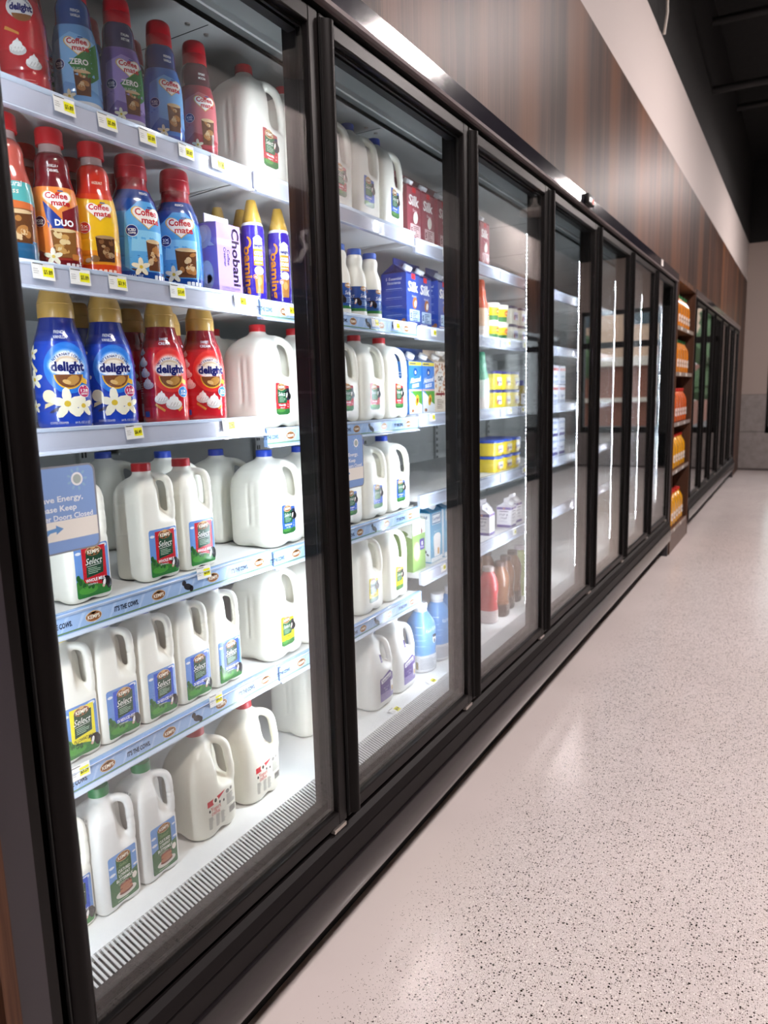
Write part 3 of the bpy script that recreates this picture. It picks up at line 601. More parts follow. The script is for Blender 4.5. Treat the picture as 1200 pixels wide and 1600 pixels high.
# whipped-foam can
def foam_can():
    me, bv = bottle('can', dense([(0, .026), (.003, .0275), (.012, .028), (.17, .028), (.178, .0265), (.184, .024), (.187, .021)], .008), [(.176, sleeve('#33239a')), (.3, mat('can_rim', '#e6e4e8', .3, coat=.3))], 2.0)
    a = Art(); a.ell(1, '#e9e4ef', .014, .135, .012, .02, 18, 0, 180); a.rect(1, '#e9e4ef', .002, .118, .026, .136); a.text(3, '#1c2368', 'delight', .014, .132, .0075, .022, bold=.045); a.rect(2, '#d98a2b', .002, .086, .026, .124)
    a.text(3, '#ffffff', 'COLD', .014, .114, .0085, .021, bold=.05); a.text(3, '#ffffff', 'FOAM', .014, .102, .0085, .022, bold=.05); a.text(3, '#ffffff', 'CREAMER', .014, .092, .0036, .019)
    a.ell(2, '#d5d9ea', .014, .074, .012, .010, 14); a.ell(3, '#f1f1f5', .013, .077, .009, .005, 12); a.poly(2, '#a8743c', [(.004, .022), (.022, .022), (.026, .066), (.002, .066)]); a.ell(3, '#c99a5c', .014, .05, .006, .01, 10)
    badge(a, .004, .06, .005, '#d0472c', 'NEW', 'FOAM', 4)
    a.text(2, '#d98a2b', 'oaming', -.012, .075, .020, .11, bold=.03, rot=-90); a.ell(2, '#d98a2b', -.012, .138, .010, .014, 16, -90, 90); a.ell(3, '#33239a', -.014, .138, .007, .010, 14, -90, 90)
    a.arc(3, '#e9e4ef', 'INTERNATIONAL', .014, .136, .0155, .003, 140, 40); a.text(2, '#e9e4ef', 'NET WT 14 OZ', .01, .008, .0038, .026); a.rect(2, '#c9c6d8', -.042, .012, -.034, .04)
    lab = a.mesh('label', on_round(.028, 0, bv), .006)
    cp = MB(mat('cap_gold', '#b8933a', .35, coat=.2)); cp.lathe([(.186, .0225), (.189, .023), (.196, .0215), (.214, .0165), (.232, .0125), (.238, .0105), (.239, .002)], n=32)
    return [('can', me, None), ('cap', cp.mesh('cap'), None), ('label', lab, None)]
FOAM = foam_can()
# pint bottle
def pint():
    me, bv = bottle('bottle', dense([(0, .029), (.003, .032), (.01, .0335), (.10, .0335), (.118, .032), (.132, .028), (.142, .0238), (.150, .0222), (.158, .0235), (.168, .0245), (.176, .023), (.182, .0195), (.19, .0185)], .006), [(1, MILK)], 2.0)
    a = Art(); a.rect(0, '#1d4c93', -.085, .02, .085, .09)
    for s in (-.05, 0.0, .05): a.moved(kemps_logo(.7), s-.004, .084); a.text(3, '#e7edf4', 'Select', s, .064, .011, .032, shear=.3); a.lines(2, '#9fb9da', s-.014, s+.014, .05, 4, .0045, .0014); cow(a, s+.024, .05, .8, 3); a.rect(1, '#3b7a3c', s-.025, .02, s+.025, .028)
    return [('bottle', me, None), ('cap', cap_mesh(.0205, .017, .182, '#2b5fc0'), None), ('label', a.mesh('label', on_round(.0335, 0, bv), .01), None)]
PINT = pint()
# ---- gable-top cartons
def carton(w, d, h, sh, base, roof, front, side, cap, name='carton', capr=.016):
    mb = MB(base); x, y = d/2, w/2; bm = mb.bm; ri = mb._i(roof); z1, zr = sh, h-.018
    v = [bm.verts.new(p) for p in ((-x, -y, 0), (x, -y, 0), (x, y, 0), (-x, y, 0), (-x, -y, z1), (x, -y, z1), (x, y, z1), (-x, y, z1), (0, -y, zr), (0, y, zr), (0, -y+.012, z1+.008), (0, y-.012, z1+.008))]
    def F(idx, m=0): f = bm.faces.new([v[i] for i in idx]); f.material_index = m
    F((3, 2, 1, 0)); F((0, 1, 5, 4)); F((1, 2, 6, 5)); F((2, 3, 7, 6)); F((3, 0, 4, 7)); F((5, 6, 9, 8), ri); F((7, 4, 8, 9), ri)
    for tri in ((4, 5, 10), (5, 8, 10), (8, 4, 10), (6, 7, 11), (7, 9, 11), (9, 6, 11)): F(tri, ri)
    mb.box(-.002, .002, -y, y, zr-.002, h, roof)
    out = [('carton', mb.mesh(name, 0), None)]
    if front: out.append(('label', front.mesh('label', on_plane((x, 0, 0), *FX), 0), None))
    if side: out.append(('side_label', side.mesh('side_label', on_plane((0, -y, 0), *FY), 0), None))
    if cap:
        c = cap_mesh(capr, .014, 0, cap); n = Vector((zr-z1, 0, x)).normalized(); M = Matrix.Translation((x*.5, 0, (z1+zr)/2)) @ Vector((0, 0, 1)).rotation_difference(n).to_matrix().to_4x4(); c.transform(M); out.append(('cap', c, None))
    return out
def silk(col, dark, l2, pic, side=True):
    f = Art(); f.rect(0, '#f2eef0' if False else dark, -.046, .172, .046, .178); f.rect(1, '#d8343c', -.012, .158, .014, .175); f.text(1, '#f4f2ee', 'Silk', 0, .134, .032, .072, bold=.03, shear=.1); f.text(1, '#f0e6e4', l2, .006, .104, .009, .034)
    f.ell(1, pic, .01, .082, .016, .02, 16, rot=-20); f.ell(2, '#f2ebe0', .014, .08, .008, .012, 12, rot=-20); f.rrect(1, '#e9c9c9' if l2 == 'Soy' else '#bcd4ee', -.028, .022, .044, .06, .003); f.text(2, dark, '5', -.018, .04, .018, .011, bold=.03); f.lines(2, dark, -.008, .03, .052, 6, .0055, .002, 2); f.lines(1, '#e6dcdc', -.04, .04, .014, 1, .004, .004)
    s = Art(); s.text(0, '#cdd6ea', '5 Essential', 0, .158, .009, .06, bold=.02); s.text(0, '#cdd6ea', 'Nutrients', .001, .145, .009, .05, bold=.02)
    for i in range(4): s.rect(0, '#aebfe2', -.03, .125-.028*i, .03, .1265-.028*i); s.rect(0, '#aebfe2', -.034, .120-.028*i, .034, .1205-.028*i)
    for i in range(6): s.ell(1, '#a06a4a', -.036+.014*i, .014+.006*(i % 2), .008, .010, 10, rot=30*i)
    return carton(.095, .095, .225, .176, mat('carton_'+col[1:], col, .3, coat=.3, noise=.03), mat('carton_'+dark[1:], dark, .3, coat=.3, noise=.03), f, s, '#e9ecf2')
SILK_P = silk('#9c4150', '#782a37', 'Soy', '#f0efe6'); SILK_B = silk('#2a4aa6', '#22306e', 'Almond', '#b9794a')
def breeze():
    f = Art(); f.rect(0, '#e8d64a', -.046, .164, .046, .176); f.lines(1, '#2a3a66', -.04, .03, .168, 1, .004, .004); f.ell(0, '#1f4fa0', 0, .143, .014, .014, 6); f.ell(1, '#e9e2c6', 0, .141, .006, .006, 8)
    f.text(1, '#ffffff', 'Almond', 0, .117, .017, .076, bold=.03, shear=.25, rot=6); f.text(1, '#ffffff', 'BREEZE', 0, .097, .012, .05, bold=.03, shear=.15, rot=6); f.rect(0, '#d8b3b0', -.047, .078, .047, .084)
    f.poly(0, '#e9edf2', [(-.047, .002), (.047, .002), (.047, .04), (-.047, .078)]); f.poly(1, '#59a03f', [(-.03, .078), (.046, .078), (.046, .03), (.02, .04)]); f.ell(2, '#e0b02c', .008, .046, .013, .02, 14, rot=-20); f.ell(3, '#8a3a22', .01, .046, .006, .010, 12, rot=-20); f.ell(2, '#a06a4a', -.024, .012, .01, .006, 10)
    s = Art(); s.lines(0, '#cfe0f4', -.036, .036, .14, 12, .009, .003, 9)
    return carton(.095, .095, .225, .178, mat('carton_breeze', '#2e78cc', .3, coat=.3, noise=.03), mat('carton_breezetop', '#1d3d7a', .3, coat=.3, noise=.03), f, s, '#f0f0f0')
BREEZE = breeze()
def oat():
    f = Art(); rnd = random.Random(5)
    for i in range(60): f.ell(0, ('#c98a62', '#e2b48c', '#b0705a')[i % 3], rnd.uniform(-.042, .042), rnd.uniform(.06, .172), .006, .0045, 7, rot=rnd.uniform(0, 180))
    f.ell(1, '#f1ece4', 0, .125, .026, .032, 18); f.text(2, '#3a2c28', 'OAT', 0, .122, .017, .038, bold=.04); f.text(2, '#3a2c28', 'PLANET', 0, .144, .006, .026); f.text(2, '#3a2c28', 'MILK', 0, .104, .006, .018); f.rect(1, '#8c2f34', -.036, .062, .036, .07); f.lines(1, '#6b5a50', -.03, .03, .045, 6, .006, .002)
    return carton(.095, .095, .225, .178, mat('carton_oat', '#e6d8c4', .35, coat=.2, noise=.03), mat('carton_oattop', '#d8bfa4', .35, coat=.2, noise=.03), f, None, '#efece8')
OAT = oat()
def lac_carton():
    f = Art(); f.rect(0, '#f0f2f4', -.036, .142, .036, .182); f.rect(1, '#2f6f9c', -.034, .144, .034, .18); f.rect(2, '#f0f2f4', -.031, .148, .031, .177); f.text(3, '#2f4f86', 'Lactaid', 0, .164, .013, .054, bold=.02); f.rect(3, '#8aa6c6', -.02, .152, .02, .154)
    f.poly(0, '#6fb2d2', [(-.047, .05), (.047, .03), (.047, .13), (-.047, .1)]); f.text(1, '#d9edf6', 'Reduced Fat', .002, .115, .007, .044); f.poly(1, '#f3f1ee', [(-.02, .02), (.026, .02), (.034, .09), (-.026, .09)]); f.ell(2, '#f8f6f3', .004, .094, .03, .014, 12); f.rect(2, '#d9a75a', .006, .026, .02, .05); f.rect(0, '#e9eef0', -.047, .002, .047, .018)
    s = Art(); s.rect(0, '#dfe6ea', -.046, .004, .046, .186); s.rect(1, '#f0f2f4', -.03, .16, .04, .182); s.text(2, '#2f4f86', 'Lactaid', .006, .171, .012, .056, bold=.02); s.lines(1, '#7c8b98', -.04, .03, .15, 24, .0046, .002, 6)
    for i in range(9): s.ell(1, '#3c4650', -.03+.008*i, .02+.011*((i*5) % 3), .006, .004, 8, rot=40*i)
    return carton(.095, .095, .236, .188, mat('carton_lac', '#4f9cc4', .3, coat=.3, noise=.03), mat('carton_lactop', '#2f7ea8', .3, coat=.3, noise=.03), f, s, '#f0f0f0')
LACC = lac_carton()
def green_carton():
    f = Art(); f.rrect(0, '#eef0e6', -.046, .13, .046, .176, .004); f.text(1, '#4a3a34', 'Vital', .0, .152, .014, .05, shear=.2); f.ell(1, '#7a3a40', .02, .138, .007, .009, 8); f.rrect(1, '#4a3a86', .004, .07, .04, .11, .004); f.text(2, '#ffffff', '0', .022, .094, .014, .010, bold=.03); f.lines(2, '#cfc8e6', .008, .036, .082, 2, .004, .0015); f.ell(1, '#c7dca0', -.018, .07, .024, .034, 18)
    s = Art(); s.poly(0, '#eef0e6', [(-.046, .176), (.046, .176), (.046, .12), (-.046, .15)]); s.ell(1, '#6f8a52', .0, .135, .03, .012, 16); s.lines(0, '#5c7a4a', -.03, .03, .05, 4, .008, .002)
    return carton(.095, .095, .225, .178, mat('carton_green', '#7fa257', .35, coat=.2, noise=.03), mat('carton_greentop', '#dfe2d6', .35, coat=.2, noise=.03), f, s, '#7a4a3c')
GRNC = green_carton()
def chobani():
    f = Art(); f.text(0, '#2a2034', 'Chobani', .022, .088, .024, .128, bold=.03, rot=-90); f.text(0, '#3a2c4c', 'Coffee', -.004, .085, .0085, .034, bold=.02, rot=-90); f.text(0, '#3a2c4c', 'Creamer', -.015, .085, .0085, .042, bold=.02, rot=-90); f.lines(0, '#8a74aa', -.03, .034, .012, 2, .005, .0016); f.text(0, '#5a4874', 'COFFEE CREAMER', .0, .018, .0055, .06)
    s = Art(); s.ell(0, '#d9d6e0', -.004, .13, .024, .026, 16, rot=-30); s.ell(1, '#f1f0f4', -.008, .135, .016, .018, 14, rot=-30); s.poly(1, '#e6e4ec', [(.012, .12), (.028, .108), (.01, .108)]); s.ell(0, '#c6c3d0', .0, .045, .022, .034, 16); s.ell(1, '#f1f0f4', .002, .052, .017, .026, 14); s.ell(1, '#d9d6e0', .008, .036, .008, .012, 10)
    return carton(.078, .07, .18, .158, mat('carton_lilac', '#a58cd4', .35, coat=.2, noise=.03), mat('carton_white', '#e6e3ea', .35, coat=.2, noise=.03), f, s, None)
CHOB = chobani()
def small_carton():
    f = Art(); f.rect(0, '#57418c', -.034, .0, .034, .012); f.rect(0, '#57418c', -.034, .082, .034, .094); f.text(0, '#4a3f66', 'Half &', 0, .06, .011, .042, shear=.15); f.text(0, '#4a3f66', 'Half', 0, .044, .011, .03, shear=.15); f.rect(0, '#4a3f66', -.022, .072, .022, .076); f.ell(1, '#b9795c', .0, .088, .005, .005, 8); f.lines(0, '#8d86a4', -.024, .024, .03, 2, .005, .0014)
    return carton(.07, .07, .135, .095, mat('carton_cream', '#ddd9dc', .35, coat=.2, noise=.03), mat('carton_white2', '#d5d2d8', .35, coat=.2, noise=.03), f, f, '#eeeeee', capr=.012)
HALFH = small_carton()
# fairlife-style blue bottle
def fair():
    me, bv = bottle('bottle', dense([(0, .038), (.004, .042), (.012, .0435), (.062, .0435), (.066, .0425), (.09, .044), (.15, .0435), (.168, .0405), (.186, .033), (.2, .025), (.207, .0205), (.222, .0195)], .006), [(.064, mat('bottle_white', '#dcdde2', .25, coat=.3)), (.205, sleeve('#6ea2dc')), (1, mat('bottle_white', '#dcdde2'))], 2.8)
    a = Art(); a.text(1, '#dbe9f8', 'fairlife', .008, .150, .014, .05, rot=8); a.ell(1, '#f2f4f6', .018, .115, .008, .016, 12); a.ell(2, '#2a2c38', .018, .126, .010, .006, 10); a.ell(2, '#2a2c38', .018, .108, .0035, .008, 8); a.lines(1, '#c3dbf4', -.05, -.016, .16, 1, .01, .003); a.lines(1, '#a9c9ec', -.05, -.016, .135, 3, .02, .002); a.rrect(1, '#9a8f6e', -.05, .014, -.042, .04, .001); a.lines(1, '#8d939c', -.036, .03, .05, 8, .005, .0016)
    return [('bottle', me, None), ('cap', cap_mesh(.0215, .018, .218, '#e9ebef'), None), ('label', a.mesh('label', on_round(.044, 0, bv), .01), None)]
FAIR = fair()
# tubs
def tub_round(lid, body, r=.045, h=.075):
    mb = MB(mat('tub_'+body[1:], body, .35, coat=.2)); mb.lathe([(0, r*.82), (.002, r*.86), (h-.01, r)], n=32)
    ld = MB(mat('tublid_'+lid[1:], lid, .35, coat=.2)); ld.lathe([(h-.012, r*1.05), (h-.002, r*1.06), (h, r*1.0), (h+.0003, r*.1)], n=32)
    a = Art(); a.rect(0, '#3f7f46', -.05, .004, .05, .024); a.rect(0, '#f0c51f', -.05, .024, .05, .056); a.ell(1, '#d24a1f', .004, .04, .022, .012, 16); a.text(2, '#ffe9a0', 'LAND O', .004, .04, .007, .034, bold=.03); bv_m = bmesh.new(); bv_m.from_mesh(mb.mesh('tub_shape')); bv = BVHTree.FromBMesh(bv_m); bv_m.free()
    mb2 = MB(mat('tub_'+body[1:], body)); mb2.lathe([(0, r*.82), (.002, r*.86), (h-.01, r)], n=32)
    return [('tub', mb2.mesh('tub'), None), ('lid', ld.mesh('lid'), None), ('label', a.mesh('label', on_round(r, 0, bv), .01), None)]
TUBR = tub_round('#e9e6dc', '#efe9d8')
def tub_square(lid, body, w, d, h, ink1, word, wcol='#f4f2ea', capcol=None):
    def ring(a, b, z, n=32, sp=5.0):
        o = []
        for k in range(n):
            t = 2*math.pi*k/n; r = (abs(math.cos(t)/a)**sp+abs(math.sin(t)/b)**sp)**(-1/sp); o.append((r*math.cos(t), r*math.sin(t), z))
        return o
    mb = MB(mat('tub_'+body[1:], body, .35, coat=.2)); mb.loft([ring(d*.46, w*.46, 0), ring(d*.475, w*.475, .002), ring(d*.5, w*.5, h-.01)])
    ld = MB(mat('tublid_'+lid[1:], lid, .35, coat=.2)); ld.loft([ring(d*.52, w*.52, h-.012), ring(d*.525, w*.525, h-.002), ring(d*.5, w*.5, h), ring(d*.4, w*.4, h+.0005)])
    f = Art(); f.rect(0, ink1, -w*.3, h*.22, w*.3, h*.66); f.text(1, wcol, word, 0, h*.44, h*.16, w*.48, bold=.03); f.ell(1, '#b5402c', -w*.22, h*.34, h*.08, h*.14, 8)
    return [('tub', mb.mesh('tub'), None), ('lid', ld.mesh('lid'), None), ('label', f.mesh('label', on_plane((d*.487+.004, 0, 0), *FX), 0), None)]
TUBW = tub_square('#2c2747', '#dcd8c4', .09, .09, .078, '#d7d3e8', 'SPREAD', '#3a3670'); TUBY = tub_square('#33306e', '#e6cf2c', .09, .10, .078, '#e9e4c8', 'Spread', '#3a2c8a'); TUBB = tub_square('#2f50b4', '#e8cd3a', .10, .16, .07, '#ece4c4', 'Country', '#3a4ea0')
def jar():
    me, bv = bottle('jar', dense([(0, .036), (.004, .04), (.05, .041), (.062, .036), (.066, .034)], .01), [(1, mat('jar_yellow', '#a8923c', .2, coat=.4))], 2.4)
    a = Art().rect(0, '#d9dadf', -.03, .006, .03, .04).rect(1, '#3a3d46', -.02, .028, .02, .034).rect(1, '#7a6a70', -.012, .012, .012, .016)
    return [('jar', me, None), ('cap', cap_mesh(.036, .016, .064, '#34317c'), None), ('label', a.mesh('label', on_round(.041, 0, bv), .01), None)]
JAR = jar()
def drink_bottle(body, capc, lab, txt):
    me, bv = bottle('bottle', dense([(0, .033), (.004, .037), (.014, .038), (.05, .037), (.075, .0335), (.10, .035), (.13, .038), (.152, .0375), (.172, .032), (.188, .024), (.196, .0195), (.205, .019)], .006), [(.05, mat('drink_'+lab[1:], lab, .2, coat=.4)), (1, mat('drink_'+body[1:], body, .18, coat=.5))], 2.2)
    a = Art().text(1, '#efe6dc', txt, .004, .10, .011, .04, bold=.02, rot=70).lines(1, '#d8c8bc', -.02, .02, .05, 5, .006, .0015)
    return [('bottle', me, None), ('cap', cap_mesh(.0215, .017, .199, capc), None), ('label', a.mesh('label', on_round(.037, 0, bv), .008), None)]
CHOC = drink_bottle('#7a5238', '#3c2a26', '#3c2a26', 'Chocolate'); STRAW = drink_bottle('#c2333a', '#9c8e8a', '#d8c8c8', 'Strawberry'); MATCHA = drink_bottle('#b8c888', '#d8d2dc', '#b4c47e', 'Vanilla')
def cream_bottle(body, mid): return cm_proto(CM32, 1, None, None, [(.05, '#e6ded8'), (.12, mid), (.3, body)], lambda a: heart(a, .006, .1, .9, 3), flip_cap(.0255, .196, .235, body))
CRM_ORANGE = cream_bottle('#c8502c', '#e2c0a4'); CRM_MINT = cream_bottle('#4a9a78', '#d8e6dc')
def pack(col, stripe, txt, base):
    mb = MB(mat('pack_'+col[1:], col, .4)); mb.box(-.07, .07, -.055, .055, 0, .10, None, .006); f = Art()
    f.rect(0, stripe, -.052, .072, .052, .086); f.rect(0, base, -.052, .006, .052, .022); f.text(0, '#5a68a8', txt, 0, .045, .016, .07, bold=.02); s = Art().rect(0, stripe, -.06, .072, .06, .086).rect(0, base, -.06, .006, .06, .022).lines(0, '#8d96c0', -.04, .04, .056, 3, .01, .004)
    return [('carton', mb.mesh('carton'), None), ('label', f.mesh('label', on_plane((.07, 0, 0), *FX), 0), None), ('side_label', s.mesh('side_label', on_plane((0, -.055, 0), *FY), 0), None)]
PACK_R = pack('#dfe3ef', '#d2706e', 'Yogurt', '#c6cfe8'); PACK_P = pack('#d9dff0', '#b9c6e8', 'Greek', '#4a4690')
def juice(col, capc, txt, lab):
    me, bv = bottle('bottle', dense([(0, .044), (.004, .049), (.012, .050), (.16, .050), (.185, .047), (.21, .037), (.228, .026), (.238, .021), (.25, .0205)], .01), [(1, mat('juice_'+col[1:], col, .16, coat=.5, noise=.03))], 3.0)
    a = Art().rrect(0, lab, -.034, .05, .034, .11, .006).text(1, '#3a2a20', txt, 0, .08, .016, .056, bold=.02)
    return [('bottle', me, None), ('cap', cap_mesh(.023, .022, .246, capc), None), ('label', a.mesh('label', on_round(.05, 0, bv), .012), None)]
JUICE_O = juice('#d9821a', '#1f7a3a', 'ORANGE', '#e6d9cc'); JUICE_Y = juice('#e0a018', '#c22a22', 'Juice', '#eae2d8'); JUICE_P = juice('#cf5f28', '#c22a22', 'Punch', '#e8dcd4')

# ================================================================== the room
ZW0, ZW1, ZW2, CEIL = 2.2, 2.96, 3.53, 4.75
YF, YB = 12.4, -6.0
struct('floor', MB(FLOOR).box(-1.2, 3.9, YB, YF+.3, -.08, 0))
struct('ceiling', MB(BLACKC).box(-1.2, 3.9, YB, YF+.3, CEIL, CEIL+.1))
struct('wall_left', MB(PAINT).box(-.12, 0.0, YB, YF, ZW1, ZW2).box(-.12, 0, YB, YF, ZW2, CEIL, BLACKP).box(-1.15, -1.0, YB, YF, 0, ZW1, WOOD))
struct('trim_1', MB(WOOD).box(-.09, 0.0, YB, YF, ZW0, ZW1))
struct('trim_2', MB(WOOD).box(-.09, 0.0, 11.36, YF, 0, ZW0).box(-.09, 0, YB, -1.02, 0, ZW0).box(-1.0, -.09, 11.42, 11.46, 0, ZW0).box(-1.0, -.09, -1.06, -1.02, 0, ZW0))
struct('wall_right', MB(mat('grey_paint', '#8b8481', .7, nscale=60)).box(2.6, 2.75, YB, YF, ZW1, ZW2).box(2.6, 2.75, YB, YF, ZW2, CEIL, BLACKP).box(3.5, 3.6, YB, YF, 0, ZW1, BLACKP).box(2.62, 3.5, 11.3, YF, 0, ZW0, WOOD).box(2.62, 3.5, YB, -2.7, 0, ZW0, WOOD))
struct('trim_3', MB(WOOD).box(2.6, 2.7, YB, YF, ZW0, ZW1))
struct('wall_back', MB(PAINT).box(-1.2, 3.9, YB-.1, YB, 0, ZW2).box(-1.2, 3.9, YB-.1, YB, ZW2, CEIL, BLACKP))
XW = ((.36, 1.08), (1.23, 2.56))
fw = MB(FARPAINT)
for x0, x1 in ((-1.2, XW[0][0]), (XW[0][1], XW[1][0]), (XW[1][1], 3.9)):
    m = FARPAINT if x0 != XW[0][1] else BLACKP
    fw.box(x0, x1, YF, YF+.25, 1.214, ZW2, m); fw.box(x0, x1, YF-.012, YF+.25, .625, 1.21, TILE if m != BLACKP else m); fw.box(x0, x1, YF-.012, YF+.25, 0, .617, TILE if m != BLACKP else m); fw.box(x0, x1, YF, YF+.25, .61, 1.214, GAP)
fw.box(XW[0][0], XW[1][1], YF, YF+.25, 2.69, ZW2, FARPAINT); fw.box(XW[0][0], XW[1][1], YF-.012, YF+.25, 0, .60, TILE)
fw.box(-1.2, 3.9, YF, YF+.25, ZW2, CEIL, BLACKP)
struct('wall_far', fw)
struct('baseboard_far', MB(mat('base_dark', '#4a4342', .5)).box(-.0, 2.6, YF-.022, YF-.012, 0, .035))
for i, (x0, x1) in enumerate(XW):
    w = MB(BLACK); y0, y1 = YF-.01, YF+.12
    w.box(x0, x0+.045, y0, y1, .6, 2.69).box(x1-.045, x1, y0, y1, .6, 2.69).box(x0, x1, y0, y1, .6, .7).box(x0, x1, y0, y1, 2.62, 2.69).box(x0, x1, y0, y1, 2.06, 2.16)
    wo = struct('window_%d' % (i+1), w)
    link('window_pane', MB(GLASS).box(x0+.045, x1-.045, YF+.05, YF+.056, .7, 2.62).mesh('window_pane', 0), wo, kind='structure')
struct('pavement', MB(mat('asphalt', '#6d6a68', .9)).box(-14, 30, YF+.3, 46, -.2, -.08))

# outside, seen only through the windows and in the door glass
TAN, BRICK = mat('stucco_tan', '#d9b59a', .9), mat('brick_red', '#93604e', .9)
t = thing('building', 'tan stucco building with a brick ground floor across the street', 'building', (8, 29, -.08))
MB(TAN).box(-5.2, 9, 0, 6, 2.7, 8).obj('upper_wall', t, 0); MB(BRICK).box(-5.1, 9, .1, 6, 0, 2.35).obj('brick_wall', t, 0); MB(mat('stone_band', '#e4d6c6', .8)).box(-5.3, 9, -.12, .1, 2.35, 2.7).box(-5.3, 9, -.1, .1, .95, 1.12).obj('stone_band', t, 0)
for x in (-3.9, -1.6, .8): MB(mat('dark_pane', '#4d5a60', .15)).box(x, x+1.3, -.05, .05, 3.9, 5.3).obj('window', t, 0)
def tree(x, y, h, r, lab):
    t = thing('tree', lab, 'tree', (x, y, -.1)); MB(mat('bark', '#4a3a2e', .9)).tube([(0, 0, 0), (.1, 0, h*.3), (0, .1, h*.6)], [.16, .13, .08]).obj('trunk', t)
    mb = MB(mat('leaf_green', '#5d7350', .85)); rnd = random.Random(int(h*10))
    for i in range(70):
        c = Vector((rnd.gauss(0, r*.45), rnd.gauss(0, r*.45), h*.68+rnd.gauss(0, h*.15))); rr = rnd.uniform(.25, .5)
        bmesh.ops.create_icosphere(mb.bm, subdivisions=1, radius=rr, matrix=Matrix.Translation(c))
    for v in mb.bm.verts: v.co += Vector((rnd.gauss(0, .07), rnd.gauss(0, .07), rnd.gauss(0, .07)))
    mb.obj('foliage', t)
tree(1.2, 25, 5.2, .9, 'taller leafy green tree outside the store window'); tree(6.2, 22.5, 4.2, 1.0, 'shorter leafy green tree outside, beside the building')

# ceiling lights: long twin-lens fixtures hung high over the aisle
for i, (y, lb) in enumerate(((-4.6, 'long twin-lens ceiling light far behind the near end of the aisle'), (.05, 'long twin-lens ceiling light above the near end of the first cooler'), (4.64, 'long twin-lens ceiling light above the middle of the first cooler'), (9.3, 'long twin-lens ceiling light over the second cooler'))):
    t = thing('ceiling_light', lb, 'light', (1.85, y, 3.9), 0, 'ceiling lights over the aisle')
    MB(mat('fixture_black', '#1c1b1b', .5)).box(-.24, .24, -.36, .36, .012, .07, None, .006).obj('housing', t)
    for sx in (-.12, .12): MB(LAMPM).box(sx-.075, sx+.075, -.33, .33, 0, .0125).obj('lens', t, 0)
    for sy in (-.28, .28): MB(BLACK).tube([(0, sy, .06), (0, sy, CEIL-3.9)], .006).obj('hanger', t)
for y, lb in ((3.2, 'round grey pendant lamp over the near half of the aisle'), (7.48, 'round grey pendant lamp over the far half of the aisle')):
    t = thing('pendant_lamp', lb, 'lamp', (1.77, y, 3.3), 0, 'round pendant lamps')
    MB(LAMPH).lathe([(-.02, .12), (-.028, .125), (-.03, .15), (-.02, .165), (.01, .16), (.03, .10), (.05, .05)], n=40).obj('shade', t); MB(LAMPH).lathe([(.045, .05), (.06, .045), (.09, .025), (.14, .02)], n=24).obj('driver_cap', t); MB(BLACK).tube([(0, 0, .13), (0, 0, CEIL-3.3)], .008).obj('stem', t)
for i, (y, z) in enumerate(((5.2, 4.62), (7.0, 4.55), (7.2, 4.05), (9.5, 4.6))):
    t = MB(mat('pipe_black', '#0a0a0b', .6)).tube([(-.0, y, z), (2.6, y+.2, z)], .035, n=14).obj('ceiling_pipe'); t['label'] = ('black pipe across the ceiling nearest the camera', 'second black ceiling pipe above the aisle', 'lowest black ceiling pipe, with fittings', 'farthest black ceiling pipe')[i]; t['category'] = 'pipe'; t['group'] = 'black ceiling pipes'
CABLE = MB(mat('cable_white', '#cfc9c0', .5)); CABLE.tube([(.03, 4.5, 3.49), (.05, 4.47, 3.6), (.06, 4.35, 3.9), (.03, 4.3, 4.3), (.05, 4.3, CEIL)], .008); o = CABLE.obj('cable'); o['label'] = 'white cable hanging from the ceiling against the white bulkhead'; o['category'] = 'cable'

